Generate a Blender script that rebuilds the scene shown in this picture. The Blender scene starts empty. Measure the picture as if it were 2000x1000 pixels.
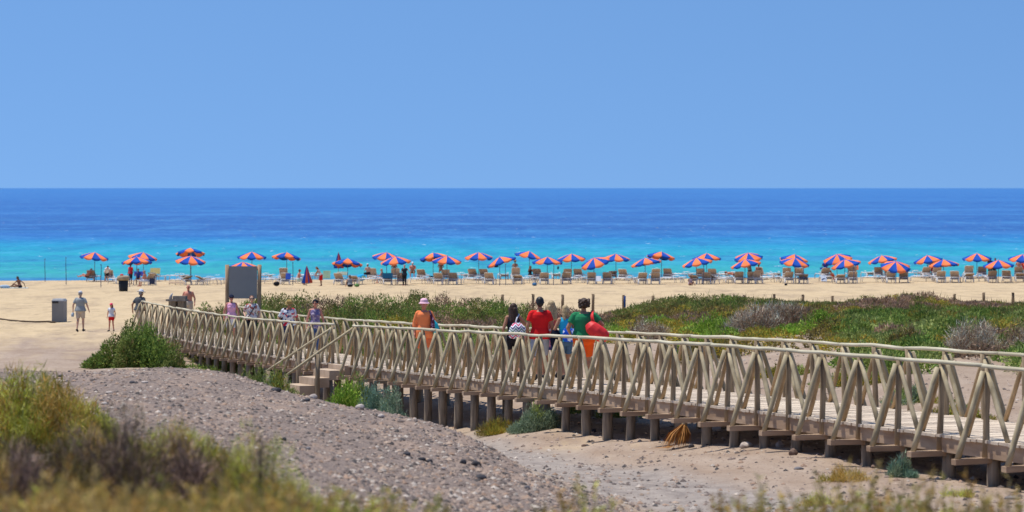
import bpy, math, random
import numpy as np
from mathutils import Vector, Matrix, noise
random.seed(7); rng = np.random.default_rng(7)
sc = bpy.context.scene
COL = sc.collection
R = math.radians
# ---------------------------------------------------------------- camera, sky, sun
F = 5200.0      # focal length in units where the picture is 2000 wide
H = 10.0        # camera height above the sea
cam_d = bpy.data.cameras.new('camera'); cam = bpy.data.objects.new('camera', cam_d); COL.objects.link(cam)
cam.location = (0, 0, H); cam.rotation_euler = (R(90), 0, 0)
cam_d.sensor_width = 36; cam_d.lens = F/2000*36
cam_d.shift_y = -133/2000
cam_d.clip_start = 0.5; cam_d.clip_end = 200000
cam_d.dof.use_dof = True; cam_d.dof.focus_distance = 66.0; cam_d.dof.aperture_fstop = (F/2000*36)/36.0
sc.camera = cam
SUN_EL, SUN_AZ = R(73), R(288)     # azimuth measured from +Y clockwise: high, ahead and to the left
W = bpy.data.worlds.new('World'); sc.world = W; W.use_nodes = True
wn = W.node_tree; wn.nodes.clear()
out = wn.nodes.new('ShaderNodeOutputWorld'); bg = wn.nodes.new('ShaderNodeBackground')
sky = wn.nodes.new('ShaderNodeTexSky'); sky.sky_type = 'NISHITA'; sky.sun_disc = False
sky.sun_elevation = SUN_EL; sky.sun_rotation = SUN_AZ
sky.air_density = 1.0; sky.dust_density = 0.0; sky.ozone_density = 4.0
tc = wn.nodes.new('ShaderNodeTexCoord'); mp = wn.nodes.new('ShaderNodeVectorMath'); mp.operation = 'MULTIPLY_ADD'
mp.inputs[1].default_value = (1, 1, 1.0); mp.inputs[2].default_value = (0, 0, 0.30)   # clear marine air: horizon as blue as higher sky
wn.links.new(tc.outputs['Generated'], mp.inputs[0]); wn.links.new(mp.outputs[0], sky.inputs[0])
hs = wn.nodes.new('ShaderNodeHueSaturation'); hs.inputs['Saturation'].default_value = 1.12; hs.inputs['Value'].default_value = 1.25; hs.inputs['Hue'].default_value = 0.5
wn.links.new(sky.outputs[0], hs.inputs['Color']); wn.links.new(hs.outputs[0], bg.inputs[0])
bg.inputs[1].default_value = 0.118
wn.links.new(bg.outputs[0], out.inputs[0])
sd = bpy.data.lights.new('sun', 'SUN'); sd.energy = 4.6; sd.angle = R(0.5); sd.color = (1, 0.95, 0.88)
sun = bpy.data.objects.new('sun', sd); COL.objects.link(sun)
sdir = Vector((math.sin(SUN_AZ)*math.cos(SUN_EL), math.cos(SUN_AZ)*math.cos(SUN_EL), math.sin(SUN_EL)))
sun.rotation_euler = sdir.to_track_quat('Z', 'Y').to_euler(); sun.location = sdir*200
sc.view_settings.view_transform = 'Standard'; sc.view_settings.look = 'None'; sc.view_settings.exposure = 0.12; sc.view_settings.gamma = 1
sc.render.engine = 'CYCLES'
# ---------------------------------------------------------------- helpers
def S(r, g=None, b=None):       # sRGB 0..255 -> linear
    if g is None: r, g, b = r
    f = lambda c: (c/255/12.92) if c <= 10 else ((c/255+0.055)/1.055)**2.4
    return (f(r), f(g), f(b), 1)
def PT(px, py, s): return Vector(((px-1000)/s, F/s, H-(py-367)/s))
MATS = {}
def mat(name, col, rough=0.8, spec=0.3, var=0.0, vscale=8.0, col2=None, bump=0.0, metallic=0, sheen=0, stretch=(1,1,1)):
    if name in MATS: return MATS[name]
    m = bpy.data.materials.new(name); m.use_nodes = True; nt = m.node_tree; p = nt.nodes['Principled BSDF']
    p.inputs['Roughness'].default_value = rough; p.inputs['Specular IOR Level'].default_value = spec; p.inputs['Metallic'].default_value = metallic
    p.inputs['Base Color'].default_value = col
    if var or col2 or bump:
        t = nt.nodes.new('ShaderNodeTexCoord'); mpn = nt.nodes.new('ShaderNodeMapping'); mpn.inputs['Scale'].default_value = stretch
        n = nt.nodes.new('ShaderNodeTexNoise'); n.inputs['Scale'].default_value = vscale; n.inputs['Detail'].default_value = 5
        oi = nt.nodes.new('ShaderNodeObjectInfo'); ad = nt.nodes.new('ShaderNodeVectorMath')
        nt.links.new(t.outputs['Object'], mpn.inputs[0]); nt.links.new(mpn.outputs[0], ad.inputs[0])
        ml = nt.nodes.new('ShaderNodeVectorMath'); ml.operation = 'SCALE'; ml.inputs[0].default_value = (37, 11, 23)
        nt.links.new(oi.outputs['Random'], ml.inputs['Scale']); nt.links.new(ml.outputs[0], ad.inputs[1])
        nt.links.new(ad.outputs[0], n.inputs['Vector'])
        c2 = col2 or tuple(max(0, c*(1-var)) for c in col[:3])+(1,)
        r = nt.nodes.new('ShaderNodeValToRGB'); r.color_ramp.elements[0].position = .35; r.color_ramp.elements[1].position = .65
        r.color_ramp.elements[0].color = c2; r.color_ramp.elements[1].color = col
        nt.links.new(n.outputs['Fac'], r.inputs[0]); nt.links.new(r.outputs[0], p.inputs['Base Color'])
        if bump:
            b = nt.nodes.new('ShaderNodeBump'); b.inputs['Strength'].default_value = bump; b.inputs['Distance'].default_value = 0.02
            nt.links.new(n.outputs['Fac'], b.inputs['Height']); nt.links.new(b.outputs[0], p.inputs['Normal'])
    MATS[name] = m; return m
def attr_mat(name, rough=0.75, spec=0.2, transl=0.0):
    if name in MATS: return MATS[name]
    m = bpy.data.materials.new(name); m.use_nodes = True; nt = m.node_tree; p = nt.nodes['Principled BSDF']
    a = nt.nodes.new('ShaderNodeAttribute'); a.attribute_name = 'tint'
    nt.links.new(a.outputs['Color'], p.inputs['Base Color'])
    p.inputs['Roughness'].default_value = rough; p.inputs['Specular IOR Level'].default_value = spec
    if transl:
        tr = nt.nodes.new('ShaderNodeBsdfTranslucent'); mx = nt.nodes.new('ShaderNodeMixShader'); mx.inputs[0].default_value = transl
        nt.links.new(a.outputs['Color'], tr.inputs[0]); nt.links.new(p.outputs[0], mx.inputs[1]); nt.links.new(tr.outputs[0], mx.inputs[2])
        nt.links.new(mx.outputs[0], nt.nodes['Material Output'].inputs[0])
    MATS[name] = m; return m
class MB:
    def __init__(s): s.v = []; s.f = []; s.m = []; s.mi = 0
    def add(s, vs, fs):
        o = len(s.v); s.v += [tuple(p) for p in vs]; s.f += [tuple(i+o for i in f) for f in fs]; s.m += [s.mi]*len(fs)
    def box(s, c, d, rot=None):
        c = Vector(c); vs = []
        for x in (-.5, .5):
            for y in (-.5, .5):
                for z in (-.5, .5):
                    p = Vector((x*d[0], y*d[1], z*d[2]))
                    if rot is not None: p = rot @ p
                    vs.append(c+p)
        s.add(vs, [(0,1,3,2),(4,6,7,5),(0,4,5,1),(2,3,7,6),(0,2,6,4),(1,5,7,3)])
    def beam(s, a, b, w, h, up=(0,0,1)):     # box from a to b
        a = Vector(a); b = Vector(b); d = (b-a).normalized(); u = Vector(up)
        x = d.cross(u).normalized(); z = x.cross(d).normalized()
        vs = []
        for p in (a, b):
            for (i, k) in ((-1,-1),(1,-1),(1,1),(-1,1)): vs.append(p+x*(i*w/2)+z*(k*h/2))
        s.add(vs, [(0,1,2,3),(7,6,5,4),(0,4,5,1),(1,5,6,2),(2,6,7,3),(3,7,4,0)])
    def tube(s, pts, rad, n=8, ry=None, cap=True, side=None):
        pts = [Vector(p) for p in pts]
        if not isinstance(rad, (list, tuple)): rad = [rad]*len(pts)
        if ry is None: ry = rad
        elif not isinstance(ry, (list, tuple)): ry = [ry]*len(pts)
        vs = []; fs = []
        px = None
        for i, p in enumerate(pts):
            d = (pts[min(i+1, len(pts)-1)]-pts[max(i-1, 0)]).normalized()
            if px is None:
                ref = Vector(side) if side else (Vector((0,0,1)) if abs(d.z) < .9 else Vector((1,0,0)))
                x = (ref-d*ref.dot(d)).normalized()
            else: x = (px-d*px.dot(d)).normalized()
            px = x; y = d.cross(x)
            for k in range(n):
                a = 2*math.pi*k/n; vs.append(p+x*(math.cos(a)*rad[i])+y*(math.sin(a)*ry[i]))
        L = len(pts)
        for i in range(L-1):
            for k in range(n):
                a = i*n+k; b = i*n+(k+1) % n; fs.append((a, b, b+n, a+n))
        if cap: fs.append(tuple(range(n-1, -1, -1))); fs.append(tuple(range((L-1)*n, L*n)))
        s.add(vs, fs)
    def ell(s, c, r, rot=None, nu=12, nv=8):
        c = Vector(c); vs = []; fs = []
        for j in range(1, nv):
            t = math.pi*j/nv
            for i in range(nu):
                a = 2*math.pi*i/nu; p = Vector((math.sin(t)*math.cos(a)*r[0], math.sin(t)*math.sin(a)*r[1], math.cos(t)*r[2]))
                vs.append(c+(rot @ p if rot is not None else p))
        top = Vector((0,0,r[2])); bot = -top
        if rot is not None: top = rot @ top; bot = rot @ bot
        vs += [c+top, c+bot]; T = len(vs)-2
        for j in range(nv-2):
            for i in range(nu):
                a = j*nu+i; b = j*nu+(i+1) % nu; fs.append((a, a+nu, b+nu, b))
        for i in range(nu):
            fs.append((T, i, (i+1) % nu)); o = (nv-2)*nu; fs.append((T+1, o+(i+1) % nu, o+i))
        s.add(vs, fs)
    def cap(s, p, q, r1, r2, n=10):          # tapered capsule
        p = Vector(p); q = Vector(q); d = q-p; L = max(d.length, 1e-4); d = d/L
        pts = []; rr = []
        for t in (-1, -.87, -.5, 0): pts.append(p+d*(r1*t)); rr.append(r1*math.sqrt(max(1-t*t, .002)))
        for t in (0, .5, .87, 1): pts.append(q+d*(r2*t)); rr.append(r2*math.sqrt(max(1-t*t, .002)))
        s.tube(pts, rr, n)
    def mesh(s, name, mats, smooth=True):
        me = bpy.data.meshes.new(name); me.from_pydata(s.v, [], s.f)
        if not isinstance(mats, (list, tuple)): mats = [mats]
        for m in mats: me.materials.append(m)
        me.polygons.foreach_set('material_index', s.m)
        if smooth: me.polygons.foreach_set('use_smooth', [True]*len(me.polygons))
        me.update(); return me
    def build(s, name, mats, parent=None, smooth=True, loc=None):
        o = bpy.data.objects.new(name, s.mesh(name, mats, smooth)); COL.objects.link(o)
        if parent: o.parent = parent
        if loc is not None: o.location = loc
        return o
def tag(o, label=None, cat=None, group=None, kind=None):
    if label: o['label'] = label
    if cat: o['category'] = cat
    if group: o['group'] = group
    if kind: o['kind'] = kind
    return o
def thing(name, loc, rz, label, cat, group=None):
    o = bpy.data.objects.new(name, None); COL.objects.link(o); o.empty_display_size = .2
    o.location = loc; o.rotation_euler = (0, 0, rz); return tag(o, label, cat, group)
def copy_tree(o, parent=None):
    c = o.copy(); COL.objects.link(c); c.parent = parent
    for ch in [k for k in bpy.data.objects if k.parent == o]: copy_tree(ch, c)
    return c
def dup(o, loc, rz, label):
    kids = KIDS.setdefault(o.name, [k for k in bpy.data.objects if k.parent == o])
    c = o.copy(); COL.objects.link(c); c.location = loc; c.rotation_euler = (0, 0, rz); c['label'] = label
    for k in kids:
        d = k.copy(); COL.objects.link(d); d.parent = c
        gk = KIDS.setdefault(k.name, [g for g in bpy.data.objects if g.parent == k])
        for g in gk:
            e = g.copy(); COL.objects.link(e); e.parent = d
    return c
KIDS = {}
ORD = ['first','second','third','fourth','fifth','sixth','seventh','eighth','ninth','tenth','eleventh','twelfth','thirteenth','fourteenth','fifteenth','sixteenth','seventeenth','eighteenth','nineteenth','twentieth']
ORD += ['twenty-'+o for o in ORD[:9]]+['thirtieth']+['thirty-'+o for o in ORD[:9]]+['fortieth']+['forty-'+o for o in ORD[:9]]+['fiftieth']+['fifty-'+o for o in ORD[:9]]+['sixtieth']+['sixty-'+o for o in ORD[:9]]
# ---------------------------------------------------------------- terrain heights
CX = np.array([-900,-300,0,150,300,450,600,750,900,1050,1200,1350,1500,1650,1800,2000,2300,2900], float)
TB = [
(900, [8.7]*18),
(520, [8.5]*18),
(400, [8.2,8.2,8.2,8.2,8.2,8.2,8.15,8.1,8.05,8.0,8,8,8,8,8,8,8.1,8.1]),
(300, [7.85,7.85,7.86,7.86,7.86,7.85,7.8,7.7,7.6,7.55,7.5,7.5,7.5,7.5,7.5,7.5,7.6,7.7]),
(230, [7.4,7.4,7.5,7.55,7.6,7.55,7.42,7.25,7.12,7.0,6.95,6.9,6.9,6.9,6.9,6.95,7.1,7.2]),
(190, [7.1,7.1,7.2,7.3,7.38,7.3,7.15,6.97,6.82,6.68,6.5,6.4,6.35,6.35,6.4,6.5,6.6,6.8]),
(160, [6.8,6.85,7.0,7.1,7.2,7.12,6.95,6.75,6.58,6.36,6.12,5.95,5.93,5.95,5.97,6.0,6.1,6.3]),
(140, [6.6,6.65,6.85,6.97,7.08,7.0,6.83,6.62,6.42,6.0,5.68,5.62,5.65,5.68,5.7,5.7,5.8,6.0]),
(125, [6.4,6.5,6.7,6.85,6.97,6.9,6.67,6.45,6.1,5.5,5.38,5.42,5.47,5.52,5.55,5.52,5.6,5.8]),
(112, [6.2,6.35,6.58,6.73,6.84,6.75,6.3,5.75,5.3,5.1,5.12,5.25,5.42,5.48,5.48,5.45,5.5,5.7]),
(100, [6.0,6.1,6.4,6.4,6.4,6.0,5.4,4.9,4.75,4.8,4.97,5.1,5.32,5.4,5.42,5.42,5.5,5.7]),
(90,  [5.2,5.3,5.5,5.5,5.5,5.0,4.5,4.3,4.45,4.72,4.88,5.0,5.3,5.45,5.5,5.5,5.6,5.7]),
(80,  [4.6,4.6,4.6,4.6,4.5,4.0,3.75,3.85,4.15,4.5,4.8,5.0,5.25,5.45,5.6,5.6,5.7,5.7]),
(70,  [4.3,4.3,4.25,4.25,4.1,3.35,3.25,3.7,4.15,4.4,4.75,5.0,5.3,5.5,5.65,5.7,5.7,5.7]),
(60,  [4.2,4.2,4.15,4.15,3.85,3.2,3.4,3.95,4.25,4.45,4.7,4.9,5.2,5.4,5.5,5.55,5.6,5.6]),
(52,  [4.05,4.05,4.05,4.05,4.0,3.85,4.0,4.2,4.35,4.4,4.55,4.75,5.0,5.2,5.2,5.2,5.3,5.3]),
(46,  [3.9,3.9,3.9,3.9,3.95,4.05,4.2,4.3,4.4,4.3,4.25,4.6,4.8,4.85,4.9,4.85,4.9,4.9]),
(40,  [3.55,3.55,3.55,3.6,3.72,3.85,4.0,4.05,4.0,3.85,3.8,4.15,4.25,4.2,4.3,4.0,4.0,4.0]),
(34,  [3.2,3.2,3.2,3.22,3.28,3.3,3.35,3.35,3.3,3.3,3.3,3.35,3.4,3.4,3.4,3.4,3.4,3.4]),
(28,  [2.7,2.7,2.7,2.72,2.74,2.75,2.75,2.78,2.8,2.8,2.8,2.82,2.82,2.85,2.85,2.88,2.9,2.9]),
(24.5,[2.2,2.2,2.22,2.24,2.25,2.25,2.26,2.27,2.28,2.3,2.3,2.32,2.35,2.38,2.42,2.45,2.5,2.5]),
(22.5,[1.9,1.9,1.93,1.96,2.0,2.02,2.04,2.06,2.08,2.1,2.12,2.14,2.18,2.22,2.26,2.3,2.3,2.3]),
(21.3,[1.3,1.3,1.35,1.4,1.42,1.45,1.45,1.5,1.5,1.5,1.55,1.55,1.6,1.6,1.65,1.7,1.7,1.7]),
(20,  [0.0]*18), (18.5, [-1.3]*18), (15, [-3]*18), (8, [-6]*18)]
TS = np.log(np.array([r[0] for r in TB]))[::-1]; TZ = np.array([r[1] for r in TB])[::-1]     # ascending ln s
def _cub(xs, ys, x):      # vectorised monotone-ish cubic hermite; ys (n, ...) sampled at xs
    m = np.gradient(ys, xs, axis=0)
    i = np.clip(np.searchsorted(xs, x)-1, 0, len(xs)-2); h = xs[i+1]-xs[i]; t = np.clip((x-xs[i])/h, 0, 1)
    sh = (len(x),)+(1,)*(ys.ndim-1); t = t.reshape(sh); h = h.reshape(sh)
    return (2*t**3-3*t**2+1)*ys[i]+(t**3-2*t**2+t)*h*m[i]+(-2*t**3+3*t**2)*ys[i+1]+(t**3-t**2)*h*m[i+1]
_SG = np.linspace(TS[0], TS[-1], 700); _XG = np.linspace(CX[0], CX[-1], 500)
_G = _cub(CX, _cub(TS, TZ, _SG).T.copy(), _XG).T       # (700 s, 500 px)
def _hash(ix, iy, seed):
    h = (ix.astype(np.int64)*374761393+iy.astype(np.int64)*668265263+seed*69069) & 0xffffffff
    h = ((h ^ (h >> 13))*1274126177) & 0xffffffff
    return ((h ^ (h >> 16)) & 0xffff)/65535.0
def vnoise(x, y, seed=0):
    ix = np.floor(x); iy = np.floor(y); fx = x-ix; fy = y-iy; fx = fx*fx*(3-2*fx); fy = fy*fy*(3-2*fy)
    a = _hash(ix, iy, seed); b = _hash(ix+1, iy, seed); c = _hash(ix, iy+1, seed); d = _hash(ix+1, iy+1, seed)
    return (a*(1-fx)+b*fx)*(1-fy)+(c*(1-fx)+d*fx)*fy
def fbm(x, y, seed=0, o=4):
    r = 0; a = .5
    for k in range(o): r = r+a*vnoise(x*2**k, y*2**k, seed+k*17); a *= .5
    return r
def zfan(px, s):
    px = np.clip(np.asarray(px, float), CX[0], CX[-1]); ls = np.clip(np.log(np.asarray(s, float)), TS[0], TS[-1])
    u = (ls-TS[0])/(TS[-1]-TS[0])*699; v = (px-CX[0])/(CX[-1]-CX[0])*499
    i = np.clip(u.astype(int), 0, 698); j = np.clip(v.astype(int), 0, 498); a = u-i; b = v-j
    z = _G[i,j]*(1-a)*(1-b)+_G[i+1,j]*a*(1-b)+_G[i,j+1]*(1-a)*b+_G[i+1,j+1]*a*b
    Y = F/np.asarray(s, float); X = (px-1000)/np.asarray(s, float)
    rough = np.clip((np.asarray(s, float)-26)/20, 0.12, 1)
    z = z+rough*((fbm(X*.5, Y*.35, 3)-.47)*.22+(fbm(X*2.2, Y*1.6, 9, 3)-.45)*.06)
    return z
def gz(x, y):
    s = F/max(y, 1.0); return float(zfan(np.array([1000+x*s]), np.array([s]))[0])
def gza(x, y):
    s = F/np.maximum(y, 1.0); return zfan(1000+x*s, s)
def ground_at(px, py, smin=20.5, smax=300, lo=None):
    ss = np.exp(np.linspace(math.log(smin), math.log(smax), 1500)); zz = zfan(np.full(1500, px), ss)
    yy = 367+(H-zz)*ss
    # visible surface: nearest (largest s) point whose picture row is at py
    for i in range(1499, 0, -1):
        if yy[i] >= py > yy[i-1] and (lo is None or ss[i] < lo):
            s = ss[i]; return Vector(((px-1000)/s, F/s, float(zz[i]))), s
    s = ss[0]; return Vector(((px-1000)/s, F/s, float(zz[0]))), s
SEA = [(.038,.15,.40,1), (.026,.11,.345,1), (.017,.088,.30,1), (.007,.15,.39,1), (.002,.27,.42,1), (.008,.36,.36,1), (.03,.33,.27,1)]
# ---------------------------------------------------------------- ground
def node_chain(name):
    m = bpy.data.materials.new(name); m.use_nodes = True; return m, m.node_tree, m.node_tree.nodes['Principled BSDF']
def N(nt, t, **kw):
    n = nt.nodes.new(t)
    for k, v in kw.items(): setattr(n, k, v)
    return n
def noise_n(nt, vec, scale, detail=6, rough=.6, stretch=None):
    n = N(nt, 'ShaderNodeTexNoise'); n.inputs['Scale'].default_value = scale; n.inputs['Detail'].default_value = detail; n.inputs['Roughness'].default_value = rough
    if stretch:
        mp = N(nt, 'ShaderNodeMapping'); mp.inputs['Scale'].default_value = stretch; nt.links.new(vec, mp.inputs[0]); vec = mp.outputs[0]
    nt.links.new(vec, n.inputs['Vector']); return n.outputs['Fac']
def ramp(nt, fac, stops):
    r = N(nt, 'ShaderNodeValToRGB'); e = r.color_ramp.elements
    while len(e) < len(stops): e.new(.5)
    for i, (p, c) in enumerate(stops): e[i].position = p; e[i].color = c
    nt.links.new(fac, r.inputs[0]); return r.outputs[0]
def mix(nt, fac, a, b):
    m = N(nt, 'ShaderNodeMix', data_type='RGBA')
    if isinstance(fac, float): m.inputs[0].default_value = fac
    else: nt.links.new(fac, m.inputs[0])
    for k, c in ((6, a), (7, b)):
        if isinstance(c, tuple): m.inputs[k].default_value = c
        else: nt.links.new(c, m.inputs[k])
    return m.outputs[2]
gm, nt, pb = node_chain('ground_material')
geo = N(nt, 'ShaderNodeNewGeometry'); pos = geo.outputs['Position']
att = N(nt, 'ShaderNodeAttribute'); att.attribute_name = 'cover'; sep = N(nt, 'ShaderNodeSeparateColor'); nt.links.new(att.outputs['Color'], sep.inputs[0])
n_big = noise_n(nt, pos, .12, 5, .6, (1, .6, 1)); n_mid = noise_n(nt, pos, 1.1, 6, .65, (1, .5, 1)); n_fine = noise_n(nt, pos, 14, 5, .7); n_peb = noise_n(nt, pos, 45, 3, .7)
sand = mix(nt, ramp(nt, n_mid, [(.35, (0,0,0,1)), (.7, (1,1,1,1))]), (.47,.355,.21,1), (.57,.435,.265,1))
sand = mix(nt, ramp(nt, noise_n(nt, pos, .5, 6, .75, (1, .25, 1)), [(.50, (0,0,0,1)), (.62, (1,1,1,1))]), sand, (.38,.285,.18,1))
sand = mix(nt, ramp(nt, noise_n(nt, pos, 2.2, 5, .7, (1, .35, 1)), [(.30, (1,1,1,1)), (.42, (0,0,0,1))]), sand, (.30,.22,.135,1))
dirt = mix(nt, ramp(nt, n_mid, [(.35, (0,0,0,1)), (.65, (1,1,1,1))]), (.29,.21,.15,1), (.37,.285,.215,1))
dirt = mix(nt, ramp(nt, n_fine, [(.56, (0,0,0,1)), (.66, (1,1,1,1))]), dirt, (.19,.14,.11,1))
grav = ramp(nt, n_fine, [(.3, (.09,.074,.065,1)), (.5, (.215,.165,.135,1)), (.62, (.305,.235,.185,1)), (.75, (.40,.33,.28,1))])
grav = mix(nt, ramp(nt, n_peb, [(.36, (1,1,1,1)), (.46, (0,0,0,1))]), grav, (.13,.11,.11,1))
grav = mix(nt, ramp(nt, n_mid, [(.5, (0,0,0,1)), (.62, (1,1,1,1))]), grav, mix(nt, .55, grav, (.36,.255,.185,1)))
track = ramp(nt, noise_n(nt, pos, 3, 8, .7, (1, .6, 1)), [(.35, (.215,.18,.155,1)), (.6, (.345,.293,.247,1))])
track = mix(nt, ramp(nt, n_peb, [(.60, (0,0,0,1)), (.68, (1,1,1,1))]), track, (.14,.12,.11,1))
c = mix(nt, sep.outputs[2], sand, dirt); c = mix(nt, sep.outputs[1], c, track); c = mix(nt, sep.outputs[0], c, grav)
nt.links.new(c, pb.inputs['Base Color']); pb.inputs['Roughness'].default_value = .95; pb.inputs['Specular IOR Level'].default_value = .1
b1 = N(nt, 'ShaderNodeBump'); b1.inputs['Distance'].default_value = .08; b1.inputs['Strength'].default_value = .9; nt.links.new(n_mid, b1.inputs['Height'])
b2 = N(nt, 'ShaderNodeBump'); b2.inputs['Distance'].default_value = .02; b2.inputs['Strength'].default_value = .7; nt.links.new(n_fine, b2.inputs['Height']); nt.links.new(b1.outputs[0], b2.inputs['Normal'])
nt.links.new(b2.outputs[0], pb.inputs['Normal'])

RIDGE_PX = [-900, 0, 150, 300, 450, 600, 750, 900, 1060, 1200, 1350, 1600]; RIDGE_S = [95, 98, 103, 106, 110, 112, 116, 121, 138, 160, 200, 330]
def cover_masks(px, s):
    wob = (fbm(px/60, np.log(s)*14, 31)-.47)
    rs = np.interp(px, RIDGE_PX, RIDGE_S)
    g = np.clip((np.log(s/rs)+wob*.06)*30+.3, 0, 1)
    X = (px-1000)/s; Y = F/s
    # the dirt track: swings from behind the gravel mound past the bridge toward the lower right
    tpx = np.interp(np.log(s), np.log([80, 95, 105, 115, 125, 135, 150, 170]), [760, 860, 960, 1080, 1200, 1330, 1480, 1640])
    d = np.abs(px-tpx+wob*120)/s/1.7
    t = np.clip((1.25-d)*1.6, 0, 1)*np.clip((s-80)/10, 0, 1)
    dirt = np.clip((s-46.5+wob*14)/6, 0, 1)*np.clip(.35+fbm(px/45, np.log(s)*26, 63)*1.3, 0, 1)
    dirt = np.maximum(dirt, np.clip((px-1150+wob*300)/150, 0, 1)*np.clip((s-43)/6, 0, 1))
    dirt = np.maximum(dirt, np.clip((fbm(X*.4, Y*.15, 77)-.55)*5, 0, 1)*np.clip((s-38)/12, 0, .5))
    right = np.clip((px-1500)/400, 0, 1)*np.clip((s-125)/20, 0, 1)*.55
    g = np.maximum(g*np.clip((1560-px+wob*200)/160, 0, 1), right*g)
    return g, t, dirt
pxs = np.concatenate([np.linspace(-2600, -60, 60, endpoint=False), np.linspace(-60, 2060, 620), np.linspace(2070, 4600, 60)])
sss = np.exp(np.linspace(math.log(900), math.log(15), 900))
PXg, SSg = np.meshgrid(pxs, sss); Zg = zfan(PXg, SSg)
verts = np.stack([(PXg-1000)/SSg, F/SSg, Zg], -1).reshape(-1, 3)
ny, nx = PXg.shape
def grid_mesh(name, verts, nx, ny, m, smooth=True):
    idx = np.arange(nx*ny).reshape(ny, nx)
    fc = np.stack([idx[:-1,:-1], idx[:-1,1:], idx[1:,1:], idx[1:,:-1]], -1).reshape(-1, 4)
    me = bpy.data.meshes.new(name); me.vertices.add(len(verts)); me.vertices.foreach_set('co', verts.astype(np.float32).ravel())
    me.loops.add(fc.size); me.loops.foreach_set('vertex_index', fc.ravel().astype(np.int32))
    me.polygons.add(len(fc)); me.polygons.foreach_set('loop_start', np.arange(0, fc.size, 4, dtype=np.int32)); me.polygons.foreach_set('loop_total', np.full(len(fc), 4, np.int32))
    me.polygons.foreach_set('use_smooth', np.ones(len(fc), bool)); me.materials.append(m); me.update(); me.validate(); return me
gme = grid_mesh('ground', verts, nx, ny, gm)
g_, t_, d_ = cover_masks(PXg.ravel(), SSg.ravel())
ca = gme.attributes.new('cover', 'FLOAT_COLOR', 'POINT'); ca.data.foreach_set('color', np.stack([g_, t_, d_, np.ones_like(g_)], -1).astype(np.float32).ravel())
go = bpy.data.objects.new('ground', gme); COL.objects.link(go); tag(go, kind='structure')
# a low continuation of the land round and behind the camera
mb = MB()
for (x0, x1, y0, y1, z0) in ((-400, 400, -60, 5.8, 8.5),): mb.box(((x0+x1)/2, (y0+y1)/2, z0-.6), (x1-x0, y1-y0, 1.2))
tag(mb.build('hill', gm, smooth=False), kind='structure')
# ---------------------------------------------------------------- sea
wm, nt, pb = node_chain('sea_water')
geo = N(nt, 'ShaderNodeNewGeometry'); pos = geo.outputs['Position']; sx = N(nt, 'ShaderNodeSeparateXYZ'); nt.links.new(pos, sx.inputs[0])
wob = noise_n(nt, pos, .006, 4, .55, (1, 2.5, 1))
inv = N(nt, 'ShaderNodeMath', operation='DIVIDE'); inv.inputs[0].default_value = 520.0; nt.links.new(sx.outputs['Y'], inv.inputs[1])   # 520/Y: 2 near the shore, 0 far out
wa = N(nt, 'ShaderNodeMath', operation='MULTIPLY_ADD'); nt.links.new(wob, wa.inputs[0]); wa.inputs[1].default_value = .22; nt.links.new(inv.outputs[0], wa.inputs[2])
wh = N(nt, 'ShaderNodeMath', operation='MULTIPLY'); nt.links.new(wa.outputs[0], wh.inputs[0]); wh.inputs[1].default_value = .5
# positions: value = .5*(520/Y + .11)   y=545->.945 510->.77 480->.62 460->.52 440->.42 400->.22 370->.07
def K(y): return .5*((y-367)/100+.11)
seac = ramp(nt, wh.outputs[0], [(K(369), SEA[0]), (K(395), SEA[1]), (K(448), SEA[2]), (K(464), SEA[3]), (K(482), SEA[4]), (K(505), SEA[5]), (K(545), SEA[6])])
# bands of wind ruffle, swell and chop at several real sizes
rip = noise_n(nt, pos, .004, 5, .6, (.35, 1.6, 1)); seac = mix(nt, ramp(nt, rip, [(.50, (0,0,0,1)), (.60, (.5,.5,.5,1))]), seac, (.05,.20,.48,1))
rip2 = noise_n(nt, pos, .010, 5, .6, (.3, 1.5, 1)); seac = mix(nt, ramp(nt, rip2, [(.38, (.45,.45,.45,1)), (.47, (0,0,0,1))]), seac, (.010,.10,.36,1))
def chop(sc_, st, lo, hi, dk, lt):
    global seac
    f = noise_n(nt, pos, sc_, 4, .75, st); seac = mix(nt, ramp(nt, f, [(lo-.12, (dk,dk,dk,1)), (lo, (0,0,0,1))]), seac, (.004,.075,.27,1)); seac = mix(nt, ramp(nt, f, [(hi, (0,0,0,1)), (hi+.12, (lt,lt,lt,1))]), seac, (.10,.38,.62,1)); return f
chop(.05, (1, .25, 1), .47, .54, .35, .30); chop(.16, (1, .30, 1), .47, .54, .40, .32); sw2 = chop(.6, (1, .4, 1), .47, .54, .40, .35)
foam_glints = noise_n(nt, pos, .9, 3, .5, (.6, .35, 1)); seac = mix(nt, ramp(nt, foam_glints, [(.705, (0,0,0,1)), (.73, (1,1,1,1))]), seac, (.8,.85,.85,1))  # white spots: whitecap foam and sun sparkles painted into the colour
nt.links.new(seac, pb.inputs['Base Color']); pb.inputs['Roughness'].default_value = .35; pb.inputs['Specular IOR Level'].default_value = .12
bp = N(nt, 'ShaderNodeBump'); bp.inputs['Distance'].default_value = .5; bp.inputs['Strength'].default_value = .5; nt.links.new(sw2, bp.inputs['Height']); nt.links.new(bp.outputs[0], pb.inputs['Normal'])
me = bpy.data.meshes.new('sea'); me.from_pydata([(-60000, 225, 0), (60000, 225, 0), (60000, 90000, 0), (-60000, 90000, 0)], [], [(0,1,2,3)]); me.materials.append(wm)
so = bpy.data.objects.new('sea', me); COL.objects.link(so); tag(so, kind='structure')
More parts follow.
